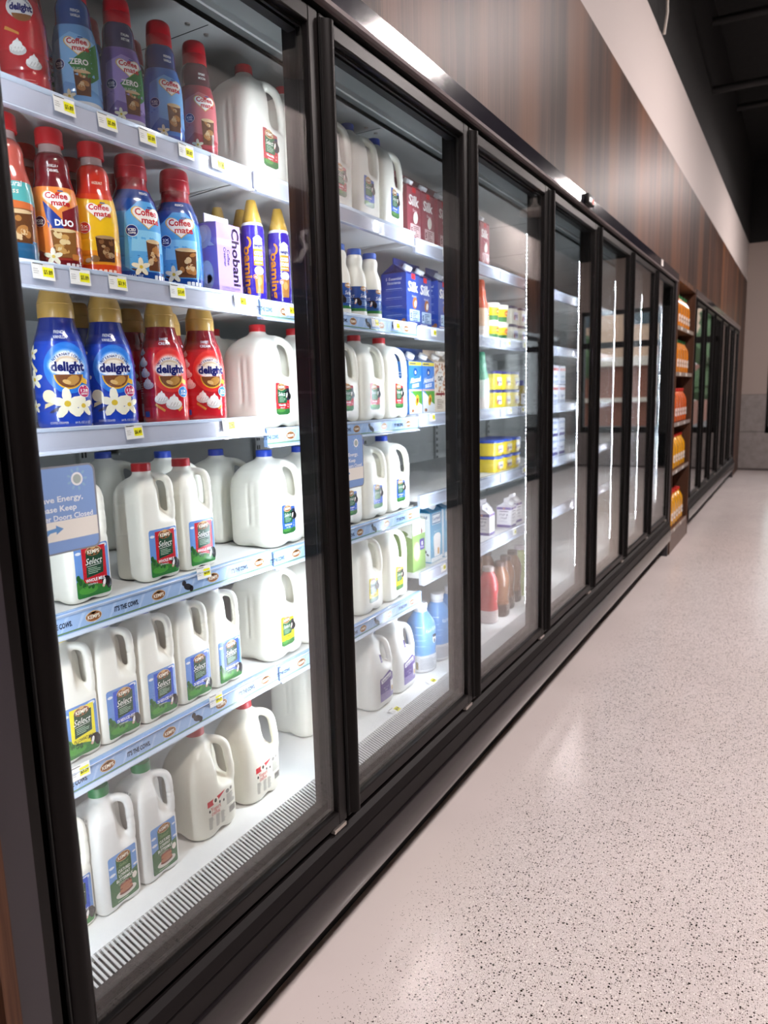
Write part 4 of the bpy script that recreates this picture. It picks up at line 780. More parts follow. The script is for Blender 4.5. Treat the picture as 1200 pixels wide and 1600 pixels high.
# ================================================================== glass-door cases
DP = .775; ZB, ZT = .312, .312+1.814
LEVELS = {1: (1.85, 1.57, 1.293, .964, .665), 2: (1.85, 1.565, 1.262, .957, .66), 3: (1.835, 1.56, 1.272, .993, .722)}
NMUL = {}
def case(name, label, loc, rz, n, lit, group=None, lab_in=True):
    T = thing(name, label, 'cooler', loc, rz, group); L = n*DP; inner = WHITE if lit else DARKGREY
    y0, y1 = -.012, L+.012
    # shell
    MB(inner).box(-.93, -.9, y0, y1, .2, 2.3).obj('back_panel', T, 0)
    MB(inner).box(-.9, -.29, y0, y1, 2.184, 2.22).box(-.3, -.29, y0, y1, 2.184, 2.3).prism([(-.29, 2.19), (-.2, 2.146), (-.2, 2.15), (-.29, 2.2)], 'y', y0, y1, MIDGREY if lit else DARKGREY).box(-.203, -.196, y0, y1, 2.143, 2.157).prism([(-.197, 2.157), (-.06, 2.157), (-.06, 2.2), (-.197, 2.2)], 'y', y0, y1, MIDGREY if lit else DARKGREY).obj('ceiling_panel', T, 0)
    if lit:
        for k in range(1, n):
            sm = MB(GAP)
            sm.box(-.88, -.31, k*DP+.011, k*DP+.0128, 2.1832, 2.1842)
            for q in (-.03, .03): sm.lathe([(2.1805, .001), (2.1805, .0055), (2.184, .0065)], n=10, c=(-.345, k*DP+.012+q), m=CHROME)
            sm.obj('ceiling_seam', T, 0)
    for a, b in ((y0-.02, y0), (y1, y1+.02)): MB(inner).box(-.9, -.06, a, b, .2, 2.2).obj('side_wall', T, 0)
    MB(ENDP).box(-.9, .012, -.075, -.032, 0, 2.2).box(-.06, .006, -.032, -.012, .2, 2.2, BLACK).obj('end_panel', T, 0); MB(ENDP).box(-.9, .012, L+.032, L+.075, 0, 2.2).box(-.06, .006, L+.012, L+.032, .2, 2.2, BLACK).obj('end_panel', T, 0)
    # header and base
    MB(HEADER).prism([(-.06, 2.2), (.02, 2.2), (.02, 2.149), (-.06, 2.149)], 'y', -.075, L+.075).prism([(.02, 2.149), (.0185, 2.141), (.011, 2.1385), (.002, 2.1385), (.002, 2.149)], 'y', -.075, L+.075, HEADLIP).box(-.06, .002, y0, y1, 2.1375, 2.149, GAP).box(-.06, -.037, y0, y1, 2.09, 2.1375, GAP).obj('header', T, 0)
    sl = MB(SILL); sl.prism([(-.06, .298), (-.004, .298), (.008, .288), (.016, .268), (.0165, .266), (.011, .265), (.011, .262), (.0175, .261), (.023, .226), (.0235, .224), (.018, .223), (.018, .219), (-.06, .219)], 'y', -.075, L+.075); sl.box(-.06, -.037, y0, y1, .298, .36, GAP); sl.obj('sill', T, 0)
    for a, b in [(-.075, L*.55), (L*.55+.003, L+.075)]:
        MB(KICK).prism([(-.05, .22), (.026, .22), (.03, .214), (.03, .14), (.028, .124), (.02, .113), (.008, .11), (-.05, .11)], 'y', a, b).obj('kick_plate', T, 40)
    MB(BLACKP).box(-.9, -.05, -.075, L+.075, 0, .2).obj('toe_base', T, 0)
    # deck with its slotted return-air grille
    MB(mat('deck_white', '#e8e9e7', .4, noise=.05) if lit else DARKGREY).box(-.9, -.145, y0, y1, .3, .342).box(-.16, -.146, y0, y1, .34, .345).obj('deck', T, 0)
    MB(SILL).box(-.075, -.05, y0, y1, .29, .312).box(-.15, -.05, y0, y1, .262, .29).obj('drain_channel', T, 0)
    if lit:
        g = MB(SHELFW, GAP); k = 0; yy = y0
        g.prism([(-.146, .331), (-.072, .303), (-.072, .301), (-.146, .329)], 'y', y0, y1, GAP)
        while yy < y1:
            g.prism([(-.146, .3445), (-.070, .3160), (-.070, .3135), (-.146, .342)], 'y', yy, min(yy+.0046, y1)); yy += .0100
        g.obj('air_grille', T, 0)
        for z in (.9,):
            pass
        up = MB(WHITE)
        for k in range(n+1):
            yb = k*DP+.012; up.box(-.9, -.885, yb-.016, yb+.016, .36, 2.16)
            z = .4
            while z < 2.1: up.box(-.8849, -.884, yb-.008, yb-.002, z, z+.016, GAP); up.box(-.8849, -.884, yb+.003, yb+.009, z, z+.016, GAP); z += .034
        up.obj('shelf_upright', T, 0)
    # mullions with LED strips on their chamfered backs
    hw, xb, ap = .036, -.076, -.0903
    for k in range(n+1):
        yc = k*DP+.012
        mu = MB(BLACK).prism([(-.037, -hw), (-.037, hw), (xb, hw), (ap, 0), (xb, -hw)], 'z', .30, 2.16).obj('mullion', T, 0); mu.location = (0, yc, 0)
        if lit:
            for s in (-1, 1):
                if (k == 0 and s < 0) or (k == n and s > 0): continue
                nrm = Vector((-hw, s*(xb-ap), 0)).normalized(); tan = Vector((ap-xb, -s*hw, 0)).normalized(); base = Vector((xb, s*hw, 0))+tan*.017
                st = MB(mat('led_base', '#2c2c2f', .4, noise=0)); st.loft([[tuple(base+tan*a+nrm*b+Vector((0, 0, z))) for a, b in ((-.006, 0), (.006, 0), (.006, .0008), (-.006, .0008))] for z in (.43, 1.97)])
                z = .44
                while z < 1.965:
                    st.loft([[tuple(base+tan*a+nrm*.0008+Vector((0, 0, z+c))) for a, c in ((-.003, -.003), (.003, -.003), (.003, .003), (-.003, .003))], [tuple(base+tan*a+nrm*.0012+Vector((0, 0, z+c))) for a, c in ((-.003, -.003), (.003, -.003), (.003, .003), (-.003, .003))]], None, (False, False))
                    q = [st.bm.verts.new(base+tan*a+nrm*.0012+Vector((0, 0, z+c))) for a, c in ((-.003, -.003), (.003, -.003), (.003, .003), (-.003, .003))]; f = st.bm.faces.new(q); f.material_index = st._i(LEDM); z += .0155
                led = st.obj('led_strip', mu, 0, label='row of white light diodes')
    # doors: every copy shares its meshes
    if not NMUL:
        fr = MB(BLACK)
        fr.box(-.034, 0, .005, .040, ZB, ZT, None, .003).box(-.034, 0, .740, .775, ZB, ZT, None, .003).box(-.033, -.0005, .038, .742, ZT-.034, ZT-.0005, None, .003).box(-.033, -.0005, .038, .742, ZB+.0005, ZB+.033, None, .003)
        fr.box(-.022, -.016, .040, .740, ZB+.033, ZB+.04, GAP).box(-.022, -.016, .040, .740, ZT-.041, ZT-.034, GAP).box(-.022, -.016, .04, .046, ZB+.033, ZT-.034, GAP).box(-.022, -.016, .734, .74, ZB+.033, ZT-.034, GAP)
        NMUL['frame'] = fr.mesh('door', 0)
        NMUL['g1'] = MB(GLASS).box(-.012, -.008, .038, .742, ZB+.031, ZT-.032).mesh('glass_pane', 0)
        NMUL['g2'] = MB(GLASS).box(-.030, -.026, .038, .742, ZB+.031, ZT-.032).mesh('glass_pane', 0)
        h = MB(BLACK2); pr = [(.001, .0035), (.001, .0465)]+[(0.001+.019*math.sin(math.pi*i/12)**.7, .0465-.043*i/12) for i in range(1, 12)]
        h.prism(pr, 'z', ZB+.012, ZT-.012); h.box(.0005, .0065, .001, .0035, ZB+.012, ZT-.012, GAP); NMUL['handle'] = h.mesh('handle', 50)
        NMUL['hinge'] = MB(CHROME).box(-.01, .004, .715, .765, ZB-.011, ZB-.001, None, .001).mesh('hinge', 0)
    for k in range(n):
        d = link('door', NMUL['frame'], T); d.location = (0, k*DP, 0)
        for nm, key, pl in (('glass_pane', 'g1', None), ('glass_pane', 'g2', None), ('handle', 'handle', 'black full-height pull'), ('hinge', 'hinge', 'bright metal hinge')): link(nm, NMUL[key], d, pl)
    return T
COOL = case('display_cooler', 'lit black-framed glass-door cooler full of milk and creamer', (0, 0, 0), 0, 7, True)
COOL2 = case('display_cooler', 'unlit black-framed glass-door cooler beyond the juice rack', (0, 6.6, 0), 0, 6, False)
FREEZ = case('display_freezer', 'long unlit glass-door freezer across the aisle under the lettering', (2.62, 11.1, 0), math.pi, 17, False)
for z in (.7, 1.05, 1.4, 1.75): MB(MIDGREY).box(-.8, -.16, 0, 17*DP, z-.014, z).obj('shelf', FREEZ, 0)

# stickers asking to keep the doors closed, on the glass of the first two doors
def sticker_art():
    a = Art(); a.rrect(0, '#8b8f98', -.06, -.0625, .066, .0655, .011); a.rrect(1, '#86a6da', -.06, -.0600, .063, .063, .009); a.rect(2, '#e6e7e2', -.06, -.043, .063, -.014)
    a.ell(2, '#e9eef2', .034, .044, .010, .010, 18); a.ell(3, '#a9b9b8', .034, .044, .007, .007, 16)
    for i in range(9): t = 2*math.pi*i/9; a.ell(2, '#8fb7d8', .034+.014*math.cos(t), .044+.014*math.sin(t), .0035, .002, 8, rot=math.degrees(t))
    a.text(3, '#e8f1f6', 'Save Energy,', .004, .018, .0085, .074, bold=.02); a.text(3, '#e8f1f6', 'Please Keep', -.004, .004, .0085, .066, bold=.02); a.text(3, '#e8f1f6', 'Cooler Doors Closed', .004, -.009, .0080, .104, bold=.02)
    a.poly(3, '#6c9bd2', [(-.026, -.041), (-.030, -.031), (-.022, -.025), (-.008, -.0235), (-.008, -.0195), (.004, -.026), (-.008, -.033), (-.008, -.029), (-.018, -.030), (-.023, -.034)])
    return a
stm = sticker_art().mesh('sticker', on_plane((-.0078, 0, 0), *FX), 0)
doors = [c for c in COOL.children if c.name.split('.')[0] == 'door']
for d, y in ((doors[0], .076), (doors[1], .072)):
    s = link('sticker', stm, d, 'blue and white sticker about keeping the doors closed'); s.location = (0, y, 1.183)

# shelves with their price rails
def rail_mesh(y0, y1, style):
    mb = MB(RAILB if style == 'k' else RAILW); h = .045
    mb.prism([(-.215, .004), (-.2065, .004), (-.2035, -.004), (-.2035, -.036), (-.2065, -.041), (-.215, -.041)], 'y', y0, y1)
    mb.prism([(-.2035, .0005), (-.198, .004), (-.197, .003), (-.2035, -.003)], 'y', y0, y1, CLEAR).prism([(-.2035, -.036), (-.196, -.040), (-.196, -.0425), (-.205, -.0425)], 'y', y0, y1, CLEAR)
    return mb.mesh('price_rail', 0)
def kemps_rail_art(y0, y1, logos, its, cow_y):
    a = Art(); a.rect(0, '#9fbce4', y0, -.033, y1, -.003); a.rect(1, '#6f8f6a', y0, -.034, y1, -.031)
    y = y0
    while y < y1-.03: a.poly(1, '#b3cbec', [(y, -.031), (y+.004, -.031), (y+.02, -.005), (y+.012, -.005)]); y += .035
    for l in logos: a.moved(kemps_logo(1.02), l, -.0175)
    for i in its: a.text(3, '#2a3346', "IT'S THE COWS.", i, -.0175, .0098, .058, bold=.035)
    for c in cow_y: a.ell(3, '#2a2a33', c, -.020, .012, .007, 12, rot=-20); a.ell(3, '#2a2a33', c-.010, -.010, .006, .006, 10); a.ell(3, '#2a2a33', c+.010, -.026, .006, .007, 8)
    return a
_tagm = {}
def tag_mesh(price, up=.0):
    if price in _tagm: return _tagm[price]
    mb = MB(mat('tag_card', '#eceae6', .5, noise=0)); mb.box(-.0008, .0, -.024, .024, -.016, .016)
    me0 = mb.mesh('price_tag', 0); a = Art(); a.rect(0, '#f1ea2e', -.002, -.010, .021, .008); a.text(1, '#1c1c1c', price, .0095, -.001, .0085, .019, bold=.02); a.lines(0, '#55534f', -.022, .012, .0118, 1, .003, .0016); a.lines(0, '#8b8883', -.022, -.008, .002, 3, .004, .0009, 3)
    me1 = a.mesh('t', on_plane((0, 0, 0), *FX), 0); bm = bmesh.new(); bm.from_mesh(me0); n0 = len(me0.materials); base = len(bm.faces); bm.from_mesh(me1); bm.faces.ensure_lookup_table()
    for f in bm.faces[base:]: f.material_index += n0
    bm.to_mesh(me0); bm.free()
    for m in me1.materials: me0.materials.append(m)
    _tagm[price] = me0; return me0
TAGS = {(1, 0): [(.296, '$5.89'), (.384, '$5.89'), (.477, '$5.89'), (.577, '$5.87'), (.67, '$5.86')], (1, 1): [(.225, '$5.89'), (.297, '$5.89'), (.378, '$3.91'), (.527, '$10.49'), (.717, '$4.71')], (2, 1): [(.898, '$6.71'), (1.31, '$2.19'), (1.44, '$2.39')], (1, 2): [(.388, '$6.49'), (.654, '$6.49')],
        (1, 3): [(.546, '$3.59')], (1, 4): [(.20, '$3.29'), (.557, '$4.29')], (3, 0): [(1.80, '$4.99')], (3, 1): [(1.70, '$4.79')], (3, 2): [(1.68, '$4.29')], (3, 4): [(1.75, '$5.49')], (4, 1): [(2.42, '$3.99'), (2.62, '$3.79')], (4, 2): [(2.44, '$4.59'), (2.6, '$3.49')], (4, 3): [(2.62, '$6.29')], (4, 4): [(2.5, '$2.89')]}
for b in range(1, 8):
    ya, yb = [.012+k*DP+(.02 if k == 2 else 0)+.004*s for k, s in ((b-1, 1), (b, -1))]
    for li, z in enumerate(LEVELS[min(b, 3)]):
        sm = MB(SHELFW); sm.box(-.82, -.215, ya, yb, -.018, 0).box(-.82, -.74, ya, ya+.004, -.07, -.018).box(-.82, -.74, yb-.004, yb, -.07, -.018).prism([(-.82, -.018), (-.82, -.075), (-.5, -.03), (-.3, -.018)], 'y', ya, ya+.003).prism([(-.82, -.018), (-.82, -.075), (-.5, -.03), (-.3, -.018)], 'y', yb-.003, yb)
        sh = sm.obj('shelf', COOL, 0); sh.location = (0, 0, z)
        ks = (b == 1 and li in (3, 4)) or (b == 2 and li in (1, 2, 3, 4)); r = link('price_rail', rail_mesh(ya, yb, 'k' if ks else 'w'), sh, 'pale blue rail printed with logos' if ks else None)
        if ks:
            o = (b-1)*DP
            ar = kemps_rail_art(ya, yb, [o+v for v in (.107, .262, .419, .577, .735)], [o+v for v in (.187+.0, .338, .665)] if b == 1 else [o+v for v in (.03, .19, .36, .67)], [o+.5])
            link('rail_print', ar.mesh('rail_print', on_plane((-.2035, 0, 0), *FX), .05), sh)
        for ty, pr in TAGS.get((b, li), []):
            tg = link('price_tag', tag_mesh(pr), sh, 'white and yellow price tag'); tg.scale = (1, .86, .86); tg.location = (-.1985, ty, -.012 if li < 3 or b > 1 else .002); tg.rotation_euler = (random.uniform(-.03, .03), random.uniform(-.12, -.02), 0)
for y, pr in ((1.30, '$5.99'), (1.56, '$6.29'), (2.56, '$2.99'), (2.7, '$3.19')):
    tg = link('price_tag', tag_mesh(pr), COOL, 'white and yellow price tag'); tg.location = (-.158, y, .3475); tg.rotation_euler = (0, -1.3, 0)

# ================================================================== the goods
R_ = random.Random(3)
def put(proto, name, cat, label, x, y, z, group, sc=(1, 1, 1), rz=None): return place(proto, name, cat, label, (x, y, z+.0005), R_.uniform(-.05, .05) if rz is None else rz, group, sc)
L1, L2, L3 = LEVELS[1], LEVELS[2], LEVELS[3]; DK = .3425
# --- first door, top shelf
G = 'creamer bottles on the top shelf behind the first door'
for pr, y, lb in ((ID_CREAM, .277, 'red creamer bottle with whipped cream picture, cut off at the left of the top shelf'), (CM_VAN0, .384, 'light blue and green zero sugar vanilla creamer bottle on the top shelf'), (CM_ITA0, .485, 'purple and green zero sugar creamer bottle on the top shelf'), (CM_BLUE, .590, 'slim blue creamer bottle with red cap on the top shelf'), (CM_RED, .690, 'dark red mocha creamer bottle on the top shelf, beside the milk gallon')):
    put(pr, 'creamer_bottle', 'bottle', lb, -.268, y, L1[0], G, rz=math.radians({.277: -47, .384: -51, .485: -37, .59: -36, .69: -40}[y]))
for pr, y, lb in ((CM_VAN0, .37, 'creamer bottle behind the light blue zero sugar one on the top shelf'), (CM_BLUE, .50, 'creamer bottle behind the purple one on the top shelf'), (CM_RED, .61, 'creamer bottle behind the slim blue one on the top shelf')):
    put(pr, 'creamer_bottle', 'bottle', lb, -.375, y, L1[0], 'creamer bottles in the second rank of the top shelf')
put(GAL_W, 'milk_jug', 'milk jug', 'red-capped whole milk gallon on the top shelf beside the dark red creamer', -.302, .893, L2[0], 'gallon jugs on the top shelf', (1, 1, 1.07)); put(GAL_W, 'milk_jug', 'milk jug', 'red-capped gallon on the top shelf, mostly hidden by the door post', -.302, 1.045, L2[0], 'gallon jugs on the top shelf', (1, 1, 1.07))
# --- second shelf
G = 'creamers on the second shelf behind the first door'
for pr, y, lb in ((NB, .222, 'teal and brown creamer bottle cut off at the left of the second shelf'), (CM_DUO, .3105, 'orange and maroon vanilla caramel creamer bottle with clear neck'), (CM_HAZ, .397, 'yellow and red hazelnut creamer bottle with clear neck')):
    put(pr, 'creamer_bottle', 'bottle', lb, -.268, y, L1[1], G, rz=math.radians({.222: -35, .3105: -39, .397: -43}[y]))
put(CM_BIG, 'creamer_bottle', 'bottle', 'large blue creamer bottle with an iced coffee badge', -.272, .4925, L1[1], G, rz=math.radians(-29)); put(CM_BIG2, 'creamer_bottle', 'bottle', 'large blue creamer bottle with a 2X richer badge, beside the lilac carton', -.272, .6095, L1[1], G, rz=math.radians(-55))
put(CHOB, 'creamer_carton', 'carton', 'lilac coffee creamer carton with sideways black lettering', -.268, .727, L1[1], None, rz=0)
for y, lb in ((.834, 'purple whipped foam can next to the lilac carton'), (.934, 'purple whipped foam can farther right, beside the door post')): put(FOAM, 'foam_can', 'can', lb, -.252, y, L2[1], 'purple whipped foam cans', rz=math.radians(-54))
for x, y, lb in ((-.36, .835, 'purple foam can standing behind the lilac carton'), (-.33, .885, 'purple foam can in the second rank between the two front cans')): put(FOAM, 'foam_can', 'can', lb, x, y, L2[1], 'purple foam cans in the second rank')
for pr, y, lb in ((CM_HAZ, .33, 'creamer bottle behind the orange one on the second shelf'), (CM_DUO, .43, 'creamer bottle behind the yellow one on the second shelf'), (CM_RED, .25, 'dark creamer bottle in the shade behind the teal one on the second shelf')): put(pr, 'creamer_bottle', 'bottle', lb, -.375, y, L1[1], 'creamers in the second rank of the second shelf')
put(CM_BIG, 'creamer_bottle', 'bottle', 'large blue creamer bottle behind the front pair of large blue ones', -.40, .56, L1[1], 'creamers in the second rank of the second shelf')
# --- third shelf
G = 'large sweet creamers on the third shelf'
for pr, y, lb in ((ID_BLUE, .298, 'deep blue French vanilla creamer bottle at the left of the third shelf'), (ID_BLUE, .406, 'deep blue French vanilla creamer bottle next to the red creamers'), (ID_RED, .546, 'red sweet cream creamer bottle next to the blue creamers'), (ID_RED, .664, 'red sweet cream creamer bottle next to the milk gallon')): put(pr, 'creamer_bottle', 'bottle', lb, -.278, y, L1[2], G, rz=math.radians({.298: -39, .406: -43, .546: -42, .664: -40}[y]))
for pr, x, y, lb in ((ID_BLUE, -.41, .44, 'gold-capped creamer bottle in the shade behind the blue French vanilla pair'), (ID_RED, -.41, .58, 'red gold-capped creamer bottle behind the front red pair'), (ID_RED, -.41, .69, 'red creamer bottle in shade behind the right-hand red creamer')): put(pr, 'creamer_bottle', 'bottle', lb, x, y, L1[2], 'large creamers in the second rank of the third shelf')
G = 'whole milk gallons on the third shelf'
for x, y, lb in ((-.302, .898, 'red-capped whole milk gallon right of the red creamers'), (-.302, 1.056, 'red-capped gallon on the third shelf, mostly hidden by the first door post'), (-.46, .90, 'red-capped gallon behind the front whole milk gallon on the third shelf'), (-.302, 1.245, 'whole milk gallon peeking out at the left edge of the second door'), (-.302, 1.408, 'left of the two full red-capped gallons behind the second door'), (-.302, 1.567, 'right of the two full red-capped gallons behind the second door, beside the cartons')): put(GAL_W, 'milk_jug', 'milk jug', lb, x, {1.056: 1.045, 1.245: 1.197, 1.408: 1.349, 1.567: 1.501}.get(y, y-.005), L2[2], G)
# --- fourth shelf
G = 'whole milk half gallons on the fourth shelf'
for y, lb in ((.292, 'red-labelled half gallon of milk behind the door sticker'), (.470, 'red-labelled half gallon of milk, nearer of the pair standing in the open'), (.583, 'red-labelled half gallon of milk beside the shelf tag')): put(HALF_WHOLE, 'milk_jug', 'milk jug', lb, -.284, y, L1[3], G, rz=0)
G = 'blue-capped gallons on the fourth shelf'
for x, y, z, lb in ((-.302, .898, L2[3], 'blue-capped two percent gallon right of the whole milk half gallons'), (-.302, 1.05, L2[3], 'blue-capped gallon on the fourth shelf, mostly hidden by the first door post'), (-.302, 1.232, L2[3], 'blue-labelled gallon behind the second door sticker'), (-.302, 1.396, L2[3], 'blue-capped gallon next to the second door sticker'), (-.302, 1.567, L2[3], 'blue-capped gallon beside the empty shelf'),
                    (-.50, .735, L1[3], 'blue-capped gallon behind the half gallon nearest the shelf tag'), (-.66, .68, L1[3], 'blue-capped gallon deepest in the fourth shelf'), (-.47, .897, L2[3], 'blue-capped gallon behind the two percent gallon of the fourth shelf')): put(GAL_2, 'milk_jug', 'milk jug', lb, x, {1.396: 1.349, 1.567: 1.501, 1.232: 1.197, 1.05: 1.045}.get(y, y-.005), z, G, (1, 1, .95))
# --- fifth shelf
G = 'half gallons without visible caps on the fifth shelf'
for pr, y, lb in ((HALF_1, .234, 'yellow-labelled lowfat half gallon cut off by the door edge'), (HALF_2, .333, 'blue-labelled half gallon next to the yellow-labelled one'), (HALF_2, .437, 'blue-labelled half gallon, second of the four on the fifth shelf'), (HALF_2, .543, 'blue-labelled half gallon, third of the four on the fifth shelf'), (HALF_2, .648, 'blue-labelled half gallon next to the yellow-labelled gallon')): put(pr, 'milk_jug', 'milk jug', lb, -.284, y, L1[4], G, rz=0)
G = 'yellow-labelled gallons on the fifth shelf'
for y, lb in ((.878, 'yellow-labelled one percent gallon right of the blue half gallons'), (1.036, 'yellow-labelled gallon mostly hidden by the first door post'), (1.318, 'yellow-labelled gallon at the left edge of the second door'), (1.485, 'yellow-labelled gallon beside the light green carton')): put(GAL_1, 'milk_jug', 'milk jug', lb, -.302, y-.012, L2[4], G)
# --- bottom deck
put(HALF_2, 'milk_jug', 'milk jug', 'blue-labelled jug cut off at the far left of the bottom deck', -.262, .17, DK, None, rz=0)
for y, lb in ((.270, 'green-capped buttermilk jug, nearer one on the bottom deck'), (.376, 'green-capped buttermilk jug next to the yogurt drink jugs')): put(BUTTER, 'milk_jug', 'milk jug', lb, -.25, y, DK, 'buttermilk jugs', rz=0)
for y, lb in ((.550, 'red-capped yogurt drink jug next to the buttermilk'), (.718, 'red-capped yogurt drink jug farther right, beside the bare deck')): put(YOGJ, 'milk_jug', 'jug', lb, -.268, y, DK, 'yogurt drink jugs', rz=0)
put([GAL_W[0], ('cap', cap_mesh(.0205, .0175, .2435, '#dcdcdc'), None)], 'milk_jug', 'jug', 'plain white jug half hidden behind the first door post on the bottom deck', -.36, 1.08, DK, None, (1, 1, 1.05))
# --- second door
G = 'gallons on the top shelf behind the second door'
for pr, y, lb in ((GAL_W, 1.197, 'red-labelled gallon peeking out at the left edge of the second door, top shelf'), (GAL_2, 1.349, 'blue-capped gallon on the top shelf, left of its twin'), (GAL_2, 1.501, 'blue-capped gallon on the top shelf beside the pink cartons')): put(pr, 'milk_jug', 'milk jug', lb, -.302, y, L2[0], G, (1, 1, 1.07))
for y, lb in ((1.21, 'pint milk bottle mostly hidden at the left edge of the second door'), (1.297, 'pint milk bottle with blue cap, left of the fully seen one'), (1.384, 'pint milk bottle with blue cap beside the blue almond carton')): put(PINT, 'milk_bottle', 'bottle', lb, -.258, y, L2[1], 'pint milk bottles')
for x, y, lb in ((-.285, 1.645, 'pink soy drink carton beside the blue-capped gallon'), (-.285, 1.748, 'middle pink soy drink carton'), (-.285, 1.87, 'pink soy drink carton nearest the second door post'), (-.285, 2.255, 'pink soy drink carton at the left edge of the third door')): put(SILK_P, 'milk_carton', 'carton', lb, x, y, L3[0], 'pink cartons on the top shelf', rz=0)
for x, y, lb in ((-.285, 1.628, 'blue almond drink carton showing its nutrient side'), (-.295, 1.735, 'middle blue almond drink carton'), (-.285, 1.865, 'blue almond drink carton nearest the second door post'), (-.40, 1.49, 'blue almond drink carton in the shade behind the pint bottles')): put(SILK_B, 'milk_carton', 'carton', lb, x, y, L3[1] if y > 1.55 else L2[1], 'blue almond cartons', rz=0)
for pr, x, y, lb in ((BREEZE, -.285, 1.632, 'blue and white almond drink carton beside the red-capped gallon'), (BREEZE, -.285, 1.73, 'blue and white almond drink carton beside the oat carton'), (OAT, -.285, 1.825, 'tan oat drink carton'), (OAT, -.285, 1.925, 'tan oat drink carton half hidden by the second door post')): put(pr, 'milk_carton', 'carton', lb, x, y, L3[2], 'plant drink cartons on the third shelf', rz=0)
put(GRNC, 'milk_carton', 'carton', 'light green plant drink carton beside the yellow-labelled gallon', -.285, 1.635, L3[4], None, rz=0)
for y, lb in ((1.785, 'teal lactose-free milk carton with a poured glass picture'), (1.90, 'teal lactose-free milk carton half hidden by the second door post')): put(LACC, 'milk_carton', 'carton', lb, -.29, y, L3[4], 'teal lactose-free cartons', rz=0)
for y, lb in ((1.318, 'white jug with purple label at the left edge of the second door'), (1.475, 'white jug with purple label and neck label fully in view')): put(LACJ, 'milk_jug', 'milk jug', lb, -.272, y, DK, 'white jugs with purple labels', (1.28, 1.28, 1.03), rz=0)
for x, y, lb in ((-.25, 1.66, 'light blue milk bottle nearest the purple-labelled jugs'), (-.25, 1.795, 'middle light blue milk bottle'), (-.25, 1.92, 'light blue milk bottle nearest the second door post'), (-.44, 1.68, 'light blue milk bottle in the second rank')): put(FAIR, 'milk_bottle', 'bottle', lb, x, y, DK, 'light blue milk bottles', (1.13, 1.13, 1.07), rz=-.35)
# --- third door
put(CRM_ORANGE, 'creamer_bottle', 'bottle', 'orange and cream bottle at the left edge of the third door', -.27, 2.265, L3[1], None); put(CRM_MINT, 'creamer_bottle', 'bottle', 'mint green creamer bottle at the left edge of the third door', -.27, 2.268, L3[2], None)
G = 'spread tubs on the second shelf behind the third door'
ZL = L3[1]
for y, k, lb in ((2.37, 0, 'round yellow-labelled tub, lower left of the round stack'), (2.37, 1, 'round yellow-labelled tub, upper left of the round stack'), (2.475, 0, 'round yellow-labelled tub, lower right of the round stack'), (2.475, 1, 'round yellow-labelled tub, upper right of the round stack')): put(TUBR, 'spread_tub', 'tub', lb, -.27, y, ZL+.076*k, G, rz=0)
for y, k, lb in ((2.59, 0, 'pale square tub with dark lid, lower left of its stack'), (2.59, 1, 'pale square tub with dark lid, upper left of its stack'), (2.70, 0, 'pale square tub with dark lid, lower right of its stack'), (2.70, 1, 'pale square tub with dark lid, upper right of its stack')): put(TUBW, 'spread_tub', 'tub', lb, -.275, y, ZL+.0795*k, G, rz=0)
G = 'yellow spread tubs on the third shelf behind the third door'
nm = ('left', 'middle', 'right')
for i, y in enumerate((2.375, 2.485, 2.595)):
    for k in (0, 1): put(TUBY, 'spread_tub', 'tub', 'yellow tub with navy lid, %s of the %s row beside the jar' % (nm[i], ('lower', 'upper')[k]), -.275, y, L3[2]+.0795*k, G, rz=0)
put(JAR, 'spread_jar', 'jar', 'squat golden jar with navy cap behind the third door', -.27, 2.72, L3[2], None, (1, 1, 1.5))
G = 'broad yellow tubs with blue lids on the fourth shelf'
for i, y in enumerate((2.405, 2.515, 2.625)):
    for k in (0, 1): put(TUBB, 'spread_tub', 'tub', 'broad yellow tub with blue lid, %s of the %s row' % (nm[i], ('lower', 'upper')[k]), -.31, y, L3[3]+.0705*k, G, rz=0)
G = 'small cream cartons on the fifth shelf'
for x, y, lb in ((-.28, 2.34, 'small purple-banded cream carton at the left edge of the third door'), (-.34, 2.46, 'small purple-banded cream carton set back in the middle'), (-.26, 2.56, 'small purple-banded cream carton standing furthest forward'), (-.28, 2.69, 'small purple-banded cream carton nearest the light strip'), (-.43, 2.38, 'small cream carton behind the left one'), (-.44, 2.55, 'small cream carton behind the forward one')): put(HALFH, 'cream_carton', 'carton', lb, x, y, L3[4], G, rz=R_.uniform(-.25, .25))
G = 'flavoured milk bottles on the deck behind the third door'
for pr, x, y, lb in ((STRAW, -.24, 2.285, 'red strawberry milk bottle at the left edge of the third door'), (CHOC, -.23, 2.40, 'brown chocolate milk bottle beside the red one'), (CHOC, -.25, 2.52, 'middle brown chocolate milk bottle'), (CHOC, -.26, 2.64, 'brown chocolate milk bottle beside the pale green bottle'), (MATCHA, -.27, 2.76, 'pale green milk bottle with white cap'), (CHOC, -.36, 2.44, 'brown chocolate milk bottle behind the front row, left'), (CHOC, -.37, 2.58, 'brown chocolate milk bottle behind the front row, right')): put(pr, 'milk_bottle', 'bottle', lb, x, y, DK, G, (1.12, 1.12, 1.15))
